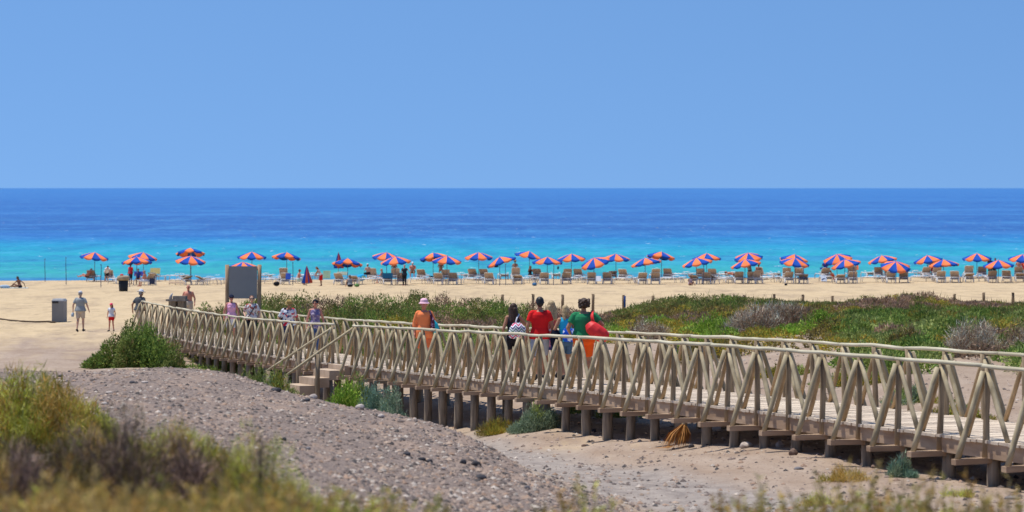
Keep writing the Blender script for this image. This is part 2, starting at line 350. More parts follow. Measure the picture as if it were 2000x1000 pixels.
# ---------------------------------------------------------------- boardwalk
M_post = mat('weathered_post_wood', (.36,.28,.18,1), .85, .15, col2=(.20,.145,.09,1), vscale=3.0, bump=.5, stretch=(6,6,.7))
M_strut = mat('sunlit_strut_wood', (.49,.41,.26,1), .85, .15, col2=(.30,.24,.145,1), vscale=2.5, bump=.4, stretch=(3,3,1))  # paler tone: sunlight on the struts' upper faces put into the colour
M_str2 = mat('shaded_strut_wood', (.46,.33,.19,1), .85, .15, col2=(.29,.20,.11,1), vscale=2.5, bump=.4, stretch=(3,3,1))  # browner copy: shade on strut undersides put into the colour
M_rail = mat('handrail_wood', (.60,.55,.40,1), .85, .15, col2=(.43,.38,.26,1), vscale=2.2, bump=.4, stretch=(.6,.6,3))
M_board = mat('fascia_wood', (.50,.36,.24,1), .85, .15, col2=(.31,.205,.13,1), vscale=1.6, bump=.4, stretch=(.7,.7,4))
M_deck = mat('deck_wood', (.66,.55,.42,1), .9, .1, col2=(.49,.395,.30,1), vscale=2.2, bump=.4, stretch=(1,1,1))
M_pile = mat('pile_wood', (.36,.29,.21,1), .9, .1, col2=(.17,.135,.10,1), vscale=2.5, bump=.6, stretch=(5,5,.8))
M_step = mat('step_board', (.52,.40,.29,1), .9, .1, col2=(.40,.30,.21,1), vscale=2.5, bump=.3)
fxs = np.array([2028,1928,1835,1756,1676,1608,1543,1479,1428,1373,1319,1265,1220,1178,1133,1097,1056,1020,982,948,916,884,855,826,799,772,747,723,702,672,650,631,610,589,568,550,533,515,498,480,462,447,430,416,400,384,372,360,346,332,320,309,298,286,274], float)
kk = np.arange(len(fxs)); pk = np.polyval(np.polyfit(kk/50, fxs, 6), kk/50)
RYX = [274,332,400,430,500,568,640,672,702,800,900,960,1100,1200,1319,1500,1600,1700,1756,1835,1928,2030]; RYY = [588,600,610,614,624,629,632.5,634,638,641.6,647,651,657,662.5,669,681.6,689,697,702,709,716.5,724]
s0 = 134.6; Yk = [F/s0]; Xk = [(pk[0]-1000)/s0]; LST = 1.3
for i in range(1, len(pk)):
    a = (pk[i]-1000)/F; A = a*a+1; B = -2*(a*Xk[-1]+Yk[-1]); Cc = Xk[-1]**2+Yk[-1]**2-LST**2
    y = (-B+math.sqrt(max(B*B-4*A*Cc, 0)))/(2*A); Yk.append(y); Xk.append(a*y)
Xk = np.array(Xk); Yk = np.array(Yk); sk = F/Yk
ZR = H-(np.interp(pk, RYX, RYY)-367)/sk
ZR = np.polyval(np.polyfit(kk/50, ZR, 7), kk/50)      # height of the handrail axis
# add stations nearer than the frame edge
def ext(a, n): 
    d = a[0]-a[1]; return np.concatenate([[a[0]+d*(n-i) for i in range(n)], a])
NE = 5
Xk = ext(Xk, NE); Yk = ext(Yk, NE); dz = (ZR[0]-ZR[3])/3; ZR = np.concatenate([[ZR[0]+dz*(NE-i)*.5 for i in range(NE)], ZR]); RH = 1.1
Wd = 2.3
near = [Vector((Xk[i], Yk[i], ZR[i]-RH)) for i in range(len(Xk))]        # deck level at the near edge
tang = []
for i in range(len(near)):
    a = near[max(i-1, 0)]; b = near[min(i+1, len(near)-1)]; t = (b-a); t.z = 0; tang.append(t.normalized())   # away from camera, leftwards
inn = [Vector((-t.y, t.x, 0)) for t in tang]
inn = [n if n.y > 0 else -n for n in inn]           # pointing across the deck, away from the viewer
bw = thing('boardwalk', (Xk[30], Yk[30], gz(Xk[30], Yk[30])), 0, 'long weathered wooden boardwalk on piles with log railings on both sides', 'boardwalk')
def bpart(mb, name, m, parent=None, smooth=True):
    o = mb.build(name, m, None, smooth); p = parent or bw
    o.parent = p; o.matrix_parent_inverse = Matrix.Translation(-bw.location)
    if parent: o.matrix_parent_inverse = Matrix.Identity(4)
    return o
J = lambda a: random.uniform(-a, a)
def pole(mb, a, b, r, r2=None, n=9, wob=.006, segs=4):
    a = Vector(a); b = Vector(b); r2 = r2 or r*.9; pts = []; rr = []
    for i in range(segs+1):
        t = i/segs; o = Vector((J(wob), J(wob), J(wob))) if 0 < i < segs else Vector((0,0,0)); pts.append(a.lerp(b, t)+o); rr.append((r+(r2-r)*t)*random.uniform(.93, 1.07))
    mb.tube(pts, rr, n)
nst = len(near)
def deckpt(u, w, dzz=0):      # u station (float), w metres across
    u = min(max(u, 0), nst-1.001); i = int(u); t = u-i
    return near[i].lerp(near[i+1], t)+inn[i].lerp(inn[i+1], t)*w+Vector((0, 0, dzz))
# deck planks
mb = MB(); npl = int((nst-1)*LST/.145)
for k in range(npl):
    if k/npl*(nst-1.01) < 3.3: continue
    u0 = k/npl*(nst-1.01); u1 = (k+.93)/npl*(nst-1.01); o0 = -.07+J(.025); o1 = Wd+.07+J(.025); h = J(.006); th = .045
    a, b, c_, d = deckpt(u0, o0, h), deckpt(u1, o0, h), deckpt(u1, o1, h), deckpt(u0, o1, h); dn = Vector((0, 0, -th))
    mb.add([a, b, c_, d, a+dn, b+dn, c_+dn, d+dn], [(3,2,1,0), (4,5,6,7), (0,1,5,4), (1,2,6,5), (2,3,7,6), (3,0,4,7)])
bpart(mb, 'deck', M_deck, smooth=False)
# stringers / fascia boards
STAIR = (33.3, 35.0)
for w in (.0, Wd):
    mb = MB()
    for i in range(3, nst-1):
        a = deckpt(i, w, -.16); b = deckpt(i+1, w, -.16); mb.beam(a, a.lerp(b, .985), .06, .22)
    bpart(mb, 'fascia_board', M_board, smooth=False)
mb = MB()
for w in (.75, 1.5):
    for i in range(3, nst-1): mb.beam(deckpt(i, w, -.16), deckpt(i+1, w, -.16), .07, .2)
bpart(mb, 'stringer', M_board, smooth=False)
FAR_END = 53.0     # the far railing starts further right on the left side
def rail_path(u0, u1, w, dzz=RH):
    pts = []; u = u0
    while u < u1-.01: pts.append(deckpt(u, w, dzz)+Vector((J(.012), J(.012), J(.014)))); u += .5
    pts.append(deckpt(u1, w, dzz)); return pts
def handrail(u0, u1, w):
    p = rail_path(u0, u1, w); mb = MB(); i = 0
    while i < len(p)-1:             # split logs laid end to end
        j = min(i+random.choice((4, 5, 6)), len(p)-1)
        q = p[i:j+1]; r0 = random.uniform(.031, .037); q[0] = q[0]+Vector((0, 0, J(.015)))
        mb.tube(q, [r0*random.uniform(.9, 1.1) for _ in q], 9); i = j
    return bpart(mb, 'handrail', M_rail)
handrail(3.6, STAIR[0], 0); handrail(STAIR[1], nst-1.01, 0); handrail(5.6, FAR_END, Wd)
def frame(u, w, sgn, struts=True, outr=True):
    """one railing post with its two slanting struts, the raking outer brace and the beam that brace stands on"""
    base = deckpt(u, w-sgn*.03, -.30); top = deckpt(u, w, RH-.02)
    mb = MB(); pole(mb, base, top+Vector((J(.02), J(.02), 0)),   .052, .047); post = bpart(mb, 'railing_post', M_post)
    if struts:
        for dr in (-1, 1):
            f = deckpt(u+dr*(.46+J(.03)), w-sgn*.0, .0); 
            if u+dr*.46 < 0 or u+dr*.46 > nst-1: continue
            mb = MB(); pole(mb, f, top+Vector((0, 0, -.05)), .042, .036); bpart(mb, 'slanting_strut', M_str2 if dr > 0 else M_strut, post)  # struts seen from below take the painted shade tone
    if outr:
        n = deckpt(u, w-sgn*1.0)-deckpt(u, w); n.z = 0; n.normalize()
        n = -n if (n.dot(inn[int(u)]) > 0) == (sgn > 0) else n
        ofs = (near[min(int(u)+1, nst-1)]-near[int(u)]).normalized()*.04
        L = .54+J(.02); e = base+n*L+Vector((0, 0, .0+J(.01)))
        mb = MB(); mb.beam(e, base-n*.75+Vector((0,0,J(.01))), .13, .085); bm_ = bpart(mb, 'outrigger_beam', M_board, post, smooth=False)
        mb = MB(); pole(mb, e-n*.07+Vector((0,0,.04)), top+n*.07+Vector((0,0,-.05)), .047, .041, segs=5, wob=.003); bpart(mb, 'outer_brace', M_strut, post)
    return post
for i in range(nst):
    if STAIR[0]+.4 < i < STAIR[1]-.4: continue
    if i > 3: frame(i, 0, 1)
for i in range(6, int(FAR_END)+1): frame(i, Wd, -1)
# piles
for i in range(3, nst-7):
    for w in ((.12, Wd-.12) if i % 2 == 0 or i < 24 else (.12,)):
        t = deckpt(i, w, -.27); g = gz(t.x, t.y)
        if t.z-g < .12: continue
        mb = MB(); r = random.uniform(.085, .105); pole(mb, (t.x, t.y, g-.3), t, r*1.06, r, n=10, wob=.01, segs=3); bpart(mb, 'pile', M_pile)
# stairs down from the gap
out_n = -inn[34]; al = tang[34]
st = MB(); st.beam(deckpt(STAIR[0]+.15, -.12, -.13), deckpt(STAIR[1]-.15, -.12, -.13), .16, .26)
stairs = bpart(st, 'side_stairs', M_step, smooth=False)
for k in range(4):
    a = deckpt(STAIR[0]+.1, -.42-.42*k, -.2-.19*(k+1)+.06); b = deckpt(STAIR[1]-.1, -.42-.42*k, -.2-.19*(k+1)+.06)
    a = deckpt(STAIR[0]+.15, 0, 0)+out_n*(.42+.42*k)+Vector((0,0,-.2*(k+1)-.06)); b = deckpt(STAIR[1]-.15, 0, 0)+out_n*(.42+.42*k)+Vector((0,0,-.2*(k+1)-.06))
    mb = MB(); mb.beam(a, b, .42, .26); bpart(mb, 'step', M_step, stairs, smooth=False)
for u in STAIR:
    top = deckpt(u, 0, RH-.06); low = deckpt(u, 0, 0)+out_n*1.95; low.z = near[34].z+RH-1.33
    mb = MB(); pole(mb, top, low, .038, .036, segs=6); bpart(mb, 'stair_handrail', M_strut, stairs)
    for t, nm in ((.97, 'stair_post'), (.52, 'stair_post')):
        p = top.lerp(low, t); g = gz(p.x, p.y); mb = MB(); pole(mb, (p.x, p.y, g-.3), p+Vector((0,0,-.02)), .075, .065); bpart(mb, nm, M_post, stairs)
def on_deck(px, across):      # point on the walking surface below picture column px, `across` metres from the near edge
    best = None
    for k in range(0, (nst-2)*20):
        p = deckpt(k/20, across); d = abs(1000+p.x*F/p.y-px)
        if best is None or d < best[0]: best = (d, p, k/20)
    return best[1], best[2]
# ---------------------------------------------------------------- beach umbrellas and sunbeds
M_or = mat('orange_canvas', (1,.245,.085,1), .8, .1, var=.22, vscale=1.2); M_bl = mat('blue_canvas', (.015,.085,.42,1), .8, .1, var=.15, vscale=3)
M_grey = mat('grey_pole', (.20,.20,.21,1), .5, .4); M_white = mat('white_plastic', (.74,.74,.74,1), .5, .4, var=.12, vscale=4)
M_brown = mat('brown_mesh_fabric', (.58,.43,.31,1), .9, .1, var=.3, vscale=6); M_beige = mat('beige_frame', (.62,.56,.47,1), .7, .2)
def canopy_mb(R0=1.24, drop=.42, npan=10, sag=.0):
    mb = MB(); nr = 6; per = 6
    for p in range(npan):
        mb.mi = p % 2; vs = []; fs = []
        for j in range(nr+1):
            t = j/nr
            for i in range(per+1):
                u = i/per; a = 2*math.pi*(p+u)/npan; e = 4*u*(1-u)
                r = R0*t*(1-.07*e*t); z = -drop*t**1.35-.07*e*t*t
                vs.append((math.cos(a)*r, math.sin(a)*r, z))
        o = (nr+1)*(per+1)
        for i in range(per+1):             # hanging valance with a scalloped hem
            u = i/per; a = 2*math.pi*(p+u)/npan; e = 4*u*(1-u); r = R0*(1-.07*e)*.985
            vs.append((math.cos(a)*r, math.sin(a)*r, -drop-.07*e-.07-.05*e))
        for j in range(nr+1):
            for i in range(per):
                k = j*(per+1)+i; fs.append((k, k+per+1, k+per+2, k+1))
        mb.add(vs, fs)
    return mb
canopy_me = canopy_mb().mesh('canopy', [M_or, M_bl]); 
rb = MB()
for p in range(10):
    a = 2*math.pi*p/10; rb.tube([(0,0,-.03), (math.cos(a)*.7, math.sin(a)*.7, -.22), (math.cos(a)*1.2, math.sin(a)*1.2, -.43)], .008, 4)
    rb.tube([(0,0,-.5), (math.cos(a)*.6, math.sin(a)*.6, -.2)], .007, 4)
rib_me = rb.mesh('rib_frame', M_grey)
fb = MB(); fb.tube([(0,0,-.03), (0,0,.06), (0,0,.11)], [.03, .025, .004], 6); fin_me = fb.mesh('finial', M_white)
UMB = []   # px apex, apex y, ly, ry (end rows), row, lean towards camera (deg), phase, note
UMB = [(185,493,503,511,'b',3,.0),(280,493,498,506,'b',2,.9),(267,502,513,512,'f',-4,.5),(372,485,498,497,'b',-12,.8),(373,500,507,512,'f',6,.3),
(492,492,503,504,'b',3,.5),(474,512,519,519,'f',8,.3),(560,493,503,507,'b',-6,.3),(679,505,514,517,'f',-8,.2),(755,493,503,508,'b',6,.0),(772,501,514,509,'f',4,.1),
(846,494,507,499,'b',-7,.0),(873,500,510,513,'f',4,.0),(935,493,504,504,'b',4,.3),(976,502,522,502,'f',0,.4),(1034,491,500,513,'b',0,.6),(1069,502,512,513,'f',0,.5),
(1116,496,508,506,'b',4,.6),(1160,504,524,506,'f',14,.3),(1203,496,506,507,'b',3,.25),(1260,504,521,510,'f',-2,.2),(1292,492,500,508,'b',-6,.0),
(1380,495,506,505,'b',0,.5),(1360,504,520,508,'f',2,.1),(1461,494,506,500,'b',12,.5),(1455,507,522,511,'f',0,.1),(1552,497,503,511,'b',-2,.6),(1553,504,511,519,'f',7,.5),
(1635,497,512,501,'b',15,.05),(1650,507,523,509,'f',3,.2),(1722,499,514,504,'b',0,.1),(1750,511,522,524,'f',18,.3),(1811,499,513,504,'b',3,.4),(1843,507,518,514,'f',-2,.15),
(1908,495,505,504,'b',5,.4),(1950,508,518,515,'f',4,.35),(1998,497,505,508,'b',6,.3),(2030,508,515,519,'f',4,.0)]
rows = {'b': sorted([u for u in UMB if u[4] == 'b']), 'f': sorted([u for u in UMB if u[4] == 'f'])}
def beach_pt(px, s): x = (px-1000)/s; y = F/s; return Vector((x, y, gz(x, y)))
RS = {'f': 24.4, 'b': 23.2}
umb0 = None
for u in UMB:
    px, ay, ly, ry, row, lean, ph = u
    s = RS[row]+random.uniform(-.15, .15); base = beach_pt(px, s); top = H-(ay-367)/s
    i = rows[row].index(u)+1; rn = 'front' if row == 'f' else 'back'
    tl = 'leaning left' if ly-ry > 6 else ('leaning right' if ry-ly > 6 else ('tipped back' if lean < -5 else ('tipped forward' if lean > 9 else 'standing level')))
    lab = f'orange and blue umbrella {tl}, {ORD[i-1]} from left in the {rn} row'
    t = thing('beach_umbrella', base, 0, lab, 'umbrella', 'orange and blue umbrellas on the beach')
    roll = math.atan2((ry-ly), 58)*.95
    Rm = Matrix.Rotation(-R(lean), 4, 'X') @ Matrix.Rotation(roll, 4, 'Y')
    Rm = Matrix.Rotation(R(lean), 4, 'X') @ Matrix.Rotation(roll, 4, 'Y')
    for nm, me_ in (('canopy', canopy_me), ('rib_frame', rib_me), ('finial', fin_me)):
        o = bpy.data.objects.new(nm, me_); COL.objects.link(o); o.parent = t
        o.matrix_local = Matrix.Translation((0, 0, top-base.z)) @ Rm @ Matrix.Rotation(ph*2*math.pi/5*1.6+R(18), 4, 'Z')
    pb_ = MB(); h = top-base.z; dx = math.sin(roll)*.3
    pb_.tube([(-dx*.0, 0, -.3), (0, 0, h-.5)], .024, 6); 
    d = Rm @ Vector((0, 0, -.55)); pb_.tube([Vector((0,0,h-.52)), Vector((0,0,h))+d*.0], .018, 6)
    pb_.build('pole', M_grey, t)
# two folded umbrellas
def folded(px, top_y, bot_y, s, label):
    b = beach_pt(px, s); z1 = H-(top_y-367)/s-b.z; z0 = H-(bot_y-367)/s-b.z
    t = thing('folded_umbrella', b, 0, label, 'umbrella')
    mb = MB(); n = 20; prof = [(z1, .03), (z1-.2, .10), (z0+(z1-z0)*.45, .22), (z0+.15, .38), (z0, .36)]; vs = []; 
    for (z, r) in prof:
        for k in range(n):
            a = 2*math.pi*k/n; rr = r*(1+.22*math.cos(a*5)); vs.append((math.cos(a)*rr, math.sin(a)*rr*.7, z))
    for k in range(n):
        mb.mi = (k//2) % 2
        mb.add([vs[j*n+(k+d) % n] for j in range(5) for d in (0, 1)], [(2*j, 2*j+2, 2*j+3, 2*j+1) for j in range(4)])
    mb.build('canopy', [M_bl, mat('dark_red_canvas', (.45,.06,.03,1))], t); mb = MB(); mb.tube([(0,0,-.2), (0,0,z1+.08)], .022, 6); mb.build('pole', M_grey, t)
folded(599, 520, 553, 24.9, 'folded blue and red beach umbrella standing behind the seated man'); folded(661, 494, 524, 23.8, 'folded dark red umbrella behind the leftmost dark-bellied front umbrella')
# sunbeds: origin at the backrest hinge, feet toward local +Y (the sea)
def bed(name, back_deg, label, cat='sunbed', white=False, towel=None):
    t = thing(name, (0,0,0), 0, label, cat, 'white framed sunbeds on the beach')
    mb = MB(); h = .42
    for x in (-.33, .33):
        mb.tube([(x, -.55, .05), (x, -.50, .25), (x, -.38, h-.02), (x, .6, h), (x, 1.15, h+.01), (x, 1.33, h-.05), (x, 1.40, h-.2), (x*.97, 1.40, -.04)], [.03,.035,.04,.04,.04,.038,.035,.03], 6)
        mb.tube([(x, -.3, h), (x*1.05, -.36, .15), (x*1.08, -.46, -.04)], .032, 6); mb.tube([(x, .15, h), (x, .12, -.04)], .022, 6)
        mb.tube([(x, -.25, h+.02), (x*1.1, -.1, h+.17), (x*1.1, .28, h+.17), (x, .4, h+.02)], .02, 5)
    mb.beam((-.33, 1.32, h-.02), (.33, 1.32, h-.02), .05, .05); mb.beam((-.36, -.46, h+.03), (.36, -.46, h+.03), .07, .06); mb.build('frame', M_white, t)
    sb = MB(); sb.box((0, .62, h+.005), (.62, 1.36, .02)); sb.build('seat', M_brown if not white else M_white, t, smooth=False)
    sb = MB(); sb.beam((0,-.02,h-.02), (0,-.44,h-.15), .62, .02); sb.build('under_sling', M_beige if not white else M_white, t, smooth=False)
    a = R(back_deg); L = .68; d = Vector((0, -math.cos(a), math.sin(a))); o = Vector((0, -.04, h+.02))
    fb_ = MB()
    for x in (-.34, .34): fb_.tube([o+Vector((x,0,0)), o+Vector((x,0,0))+d*L*.9, o+Vector((x*.85,0,0))+d*L], [.028, .028, .024], 6)
    fb_.tube([o+Vector((-.30,0,0))+d*L, o+Vector((.30,0,0))+d*L], .026, 6); br = fb_.build('backrest', M_beige if not white else M_white, t)
    sb = MB(); sb.beam(o+d*.03, o+d*(L-.03),   .62, .022, up=(0,0,1) if back_deg < 80 else (0,1,0)); sb.build('back_panel', M_brown if not white else M_white, br, smooth=False)
    if towel:
        tb = MB(); tb.beam(o+d*.25+Vector((0,-.02,.0)), o+d*(L+.04)+Vector((0,-.02,0)), .62, .05); tb.build('headrest_cover', towel, br, smooth=False)
    return t
proto = {'up': bed('sunbed', 48, 'x'), 'high': bed('sunbed', 66, 'x'), 'low': bed('sunbed', 26, 'x'), 'flat': bed('sunbed', 3, 'x', white=True)}
BEDS = [('b',180,'up',-8),('b',213,'up',6),('b',302,'low',-20),('b',352,'flat',60),('b',555,'high',-14),('b',520,'flat',80),('b',612,'flat',85),('b',728,'high',-10),('b',772,'high',4),('b',824,'up',-12),('b',870,'up',3),
('b',901,'flat',70),('b',924,'up',-14),('b',946,'up',-12),('b',984,'flat',8),('b',1007,'high',4),('b',1050,'up',-12),('b',1085,'flat',10),('b',1108,'up',4),('b',1130,'up',-14),('b',1195,'low',8),('b',1218,'up',-18),
('b',1280,'up',5),('b',1305,'up',-14),('b',1342,'flat',75),('b',1368,'up',-5),('b',1392,'up',-14),('b',1412,'flat',75),('b',1435,'flat',80),('b',1486,'high',-40),('b',1514,'flat',12),('b',1537,'up',-8),('b',1561,'up',-10),
('b',1610,'up',14),('b',1664,'high',4),('b',1698,'flat',10),('b',1716,'up',-12),('b',1736,'up',-8),('b',1790,'flat',75),('b',1808,'up',6),('b',1829,'up',4),('b',1892,'high',-4),('b',1918,'up',-8),('b',1990,'up',-14),
('f',231,'flat',30),('f',290,'up',50),('f',360,'low',50),('f',398,'low',-55),('f',410,'flat',-60),('f',540,'flat',60),('f',557,'up',4),('f',590,'flat',40),('f',664,'up',-20),('f',692,'low',-10),('f',733,'flat',80),('f',757,'low',5),('f',784,'up',0),
('f',830,'flat',70),('f',857,'up',-8),('f',886,'up',-10),('f',936,'flat',75),('f',956,'up',-8),('f',1012,'low',-6),('f',1035,'flat',72),('f',1062,'up',6),('f',1106,'up',4),('f',1130,'flat',75),('f',1156,'up',-5),('f',1186,'up',-5),
('f',1232,'flat',75),('f',1254,'up',6),('f',1280,'up',-2),('f',1322,'flat',75),('f',1358,'low',-30),('f',1380,'up',-6),('f',1398,'low',-62),('f',1422,'flat',15),('f',1443,'up',0),('f',1469,'up',-10),('f',1476,'high',30),('f',1512,'flat',60),('f',1539,'up',8),('f',1568,'low',3),
('f',1618,'flat',12),('f',1640,'low',4),('f',1664,'up',4),('f',1716,'flat',70),('f',1739,'up',2),('f',1765,'up',-8),('f',1812,'flat',75),('f',1837,'up',0),('f',1865,'up',-14),('f',1890,'low',10),('f',1915,'flat',75),('f',1937,'up',0),('f',1966,'up',-14),('f',1992,'low',-8),('f',2018,'up',4)]
STT = {'up': 'raised brown back', 'high': 'steeply raised brown back', 'low': 'half lowered brown back', 'flat': 'bare white frame laid flat'}
cnt = {}; used = set()
for row in 'bf':
    lst = sorted([b for b in BEDS if b[0] == row], key=lambda b: b[1])
    for i, (rw, px, kind, yaw) in enumerate(lst):
        s = RS[row]+random.uniform(-.12, .12)-(.35 if kind == 'flat' else 0); p = beach_pt(px, s)
        lab = f'sunbed with {STT[kind]}, {ORD[i]} from left in the {"front" if row == "f" else "back"} row'
        if kind not in used:
            used.add(kind); o = proto[kind]; o.location = p; o.rotation_euler = (0, 0, R(yaw)); o['label'] = lab
        else: dup(proto[kind], p, R(yaw), lab)
# ---------------------------------------------------------------- people
def voxel(mb, name, m, vox, smooth=2):
    me = mb.mesh(name+'_raw', m); o = bpy.data.objects.new(name+'_raw', me); COL.objects.link(o)
    md = o.modifiers.new('r', 'REMESH'); md.mode = 'VOXEL'; md.voxel_size = vox; md.use_smooth_shade = True
    ms = o.modifiers.new('s', 'SMOOTH'); ms.factor = .5; ms.iterations = smooth
    dg = bpy.context.evaluated_depsgraph_get(); me2 = bpy.data.meshes.new_from_object(o.evaluated_get(dg)); me2.name = name
    bpy.data.objects.remove(o); me2.materials.clear(); 
    for q in (m if isinstance(m, (list, tuple)) else [m]): me2.materials.append(q)
    return me2
def skin_mat(n, c): return mat('skin_'+n, c, .6, .3, var=.12, vscale=9)
SK = {'fair': skin_mat('fair', (.62,.36,.25,1)), 'tan': skin_mat('tan', (.42,.205,.12,1)), 'red': skin_mat('sunburnt', (.60,.25,.17,1)), 'dark': skin_mat('deep_tan', (.24,.105,.06,1))}
HR = {'black': mat('black_hair', (.015,.012,.011,1), .5, .4), 'dark': mat('dark_brown_hair', (.06,.032,.02,1), .6, .3, var=.4, vscale=30), 'brown': mat('auburn_hair', (.20,.085,.04,1), .6, .3, var=.4, vscale=30), 'blond': mat('blond_hair', (.52,.38,.20,1), .6, .3, var=.45, vscale=25), 'grey': mat('grey_hair', (.35,.33,.31,1), .7, .2, var=.3, vscale=30)}
M_blk = mat('black_plastic', (.012,.012,.014,1), .3, .5); M_eye = mat('eye_dark', (.02,.015,.01,1), .2, .5); M_shoe = mat('dark_shoe', (.03,.028,.03,1), .7, .2)
def cloth(n, c, var=.12): return mat('cloth_'+n, c, .9, .1, var=var, vscale=5)
def print_mat(name, base, cols, scale=22):
    m = bpy.data.materials.new(name); m.use_nodes = True; nt = m.node_tree; p = nt.nodes['Principled BSDF']
    t = N(nt, 'ShaderNodeTexCoord'); c = base
    for i, (cc, lo) in enumerate(cols):
        mp = N(nt, 'ShaderNodeMapping'); mp.inputs['Location'].default_value = (i*5.3, i*2.1, i*3.7); nt.links.new(t.outputs['Object'], mp.inputs[0])
        f = noise_n(nt, mp.outputs[0], scale*(.55+.2*i), 2, .5); c = mix(nt, ramp(nt, f, [(lo, (0,0,0,1)), (lo+.03, (1,1,1,1))]), c, cc)
    nt.links.new(c, p.inputs['Base Color']); p.inputs['Roughness'].default_value = .9; p.inputs['Specular IOR Level'].default_value = .1
    return m
def stripe_mat(name, cols, scale, axis=2, wob=.0):
    m = bpy.data.materials.new(name); m.use_nodes = True; nt = m.node_tree; p = nt.nodes['Principled BSDF']
    t = N(nt, 'ShaderNodeTexCoord'); sx = N(nt, 'ShaderNodeSeparateXYZ'); nt.links.new(t.outputs['Object'], sx.inputs[0])
    x = N(nt, 'ShaderNodeMath', operation='PINGPONG'); x.inputs[1].default_value = .07; nt.links.new(sx.outputs[0], x.inputs[0])
    a = N(nt, 'ShaderNodeMath', operation='MULTIPLY_ADD'); nt.links.new(x.outputs[0], a.inputs[0]); a.inputs[1].default_value = wob; nt.links.new(sx.outputs[axis], a.inputs[2])
    b = N(nt, 'ShaderNodeMath', operation='MULTIPLY_ADD'); nt.links.new(a.outputs[0], b.inputs[0]); b.inputs[1].default_value = scale; b.inputs[2].default_value = 100
    fr = N(nt, 'ShaderNodeMath', operation='FRACT'); nt.links.new(b.outputs[0], fr.inputs[0])
    n = len(cols); r = N(nt, 'ShaderNodeValToRGB'); r.color_ramp.interpolation = 'CONSTANT'; e = r.color_ramp.elements
    while len(e) < n: e.new(.5)
    for i, c in enumerate(cols): e[i].position = i/n; e[i].color = c
    nt.links.new(fr.outputs[0], r.inputs[0]); nt.links.new(r.outputs[0], p.inputs['Base Color']); p.inputs['Roughness'].default_value = .9
    return m
V = Vector
def person(loc, rz, ht, label, group=None, skin='fair', hair='dark', hairstyle='short', lean=0, side=0, twist=0, head=(0, 0), pelvis=.93, wide=1.0, fem=False,
           arms=None, legs=None, top=None, bottom=None, shoes=M_shoe, hat=None, glasses=False, vox=.011, det=True, hemz=.90, sleeve=.45, neckz=1.43, blen=.5):
    """forward is local +Y; joint positions are metres for a 1.75 m figure and are scaled with ht"""
    k = ht/1.75
    t = thing('person', loc, rz, label, 'person', group)
    Rt = Matrix.Rotation(R(twist), 3, 'Z') @ Matrix.Rotation(-R(lean), 3, 'X') @ Matrix.Rotation(R(side), 3, 'Y')
    P0 = V((0, 0, pelvis))
    def T(x, y, z): return (P0+Rt @ V((x, y, z-.93)))*k            # torso frame
    neck = T(0, .0, 1.47)
    Rh = Rt @ Matrix.Rotation(R(head[0]), 3, 'Z') @ Matrix.Rotation(-R(head[1]), 3, 'X')
    def Hd(x, y, z): return neck+Rh @ (V((x*1.16, y*1.12, (z-1.47)*1.09-.036))*k)
    sw = .165*(.9 if fem else 1)*((wide-1)*.5+1)
    sh = {-1: T(-sw, -.01, 1.405), 1: T(sw, -.01, 1.405)}
    arms = arms or {}; legs = legs or {}
    A = {}; 
    for s in (-1, 1):
        e, w = arms.get(s, ((s*(.245+(wide-1)*.2), -.03, 1.13), (s*(.26+(wide-1)*.2), .05, .89)))
        A[s] = (V(e)*k, V(w)*k) if len(e) == 3 else None
        if pelvis != .93 or lean: pass
    Lg = {}
    for s in (-1, 1):
        kn, an, toe = legs.get(s, ((s*.10, .02, .50), (s*.10, -.02, .09), (s*.12, .14, .03)))
        Lg[s] = (T(s*.09, 0, .90), V(kn)*k, V(an)*k, V(toe)*k)
    hair_top = .0
    def torso(mb, inf, z0, z1, flare=0, n=20):
        prof = [(.80,.10,.09),(.85,.165,.115),(.93,.175,.122),(1.02,.158,.112),(1.10,.138 if not fem else .125,.10),(1.20,.150 if not fem else .138,.108),(1.30,.168 if not fem else .152,.115),(1.37,.165 if not fem else .15,.108),(1.415,.135,.09),(1.45,.075,.065),(1.49,.052,.052)]
        zs = [p[0] for p in prof]; pts = []; rx = []; ry = []
        zz = [z0]+[z for z in zs if z0+.015 < z < z1-.015]+[z1]
        for z in zz:
            a = np.interp(z, zs, [p[1] for p in prof]); b = np.interp(z, zs, [p[2] for p in prof]); wf = wide if z < 1.36 else 1+(wide-1)*.5
            f = flare*max(0, (1.1-z)/(1.1-z0)) if z0 < 1.1 and z < 1.1 else 0
            if z < 1.02 and flare: a = max(a, .165)
            pts.append(T(0, 0, z)); rx.append((a*wf+inf+f)*k); ry.append((b*(1+(wide-1)*1.2)+inf+f)*k)
        mb.tube(pts, ry, n, ry=rx, side=Rt @ V((0, 1, 0)))
    mb = MB(); torso(mb, 0, .81, 1.46)
    mb.cap(sh[-1], sh[1], .052*k, .052*k)
    mb.cap(T(0, -.01, 1.40), Hd(0, .012, 1.56), .056*k*(.88 if fem else 1), .05*k*(.88 if fem else 1))
    if fem:
        for s in (-1, 1): mb.ell(T(s*.07, .095, 1.27), (.062*k, .055*k, .06*k))
    mb.ell(Hd(0, .01, 1.655), (.076*k, .094*k, .10*k), Rh); mb.ell(Hd(0, .045, 1.60), (.055*k, .058*k, .062*k), Rh)
    mb.cap(Hd(0, .098, 1.655), Hd(0, .118, 1.625), .010*k, .015*k, 8)                       # nose
    mb.ell(Hd(0, .098, 1.592), (.022*k, .012*k, .008*k), Rh, 8, 6)                            # lips
    for s in (-1, 1): mb.ell(Hd(s*.078, .005, 1.645), (.012*k, .02*k, .03*k), Rh, 8, 6)
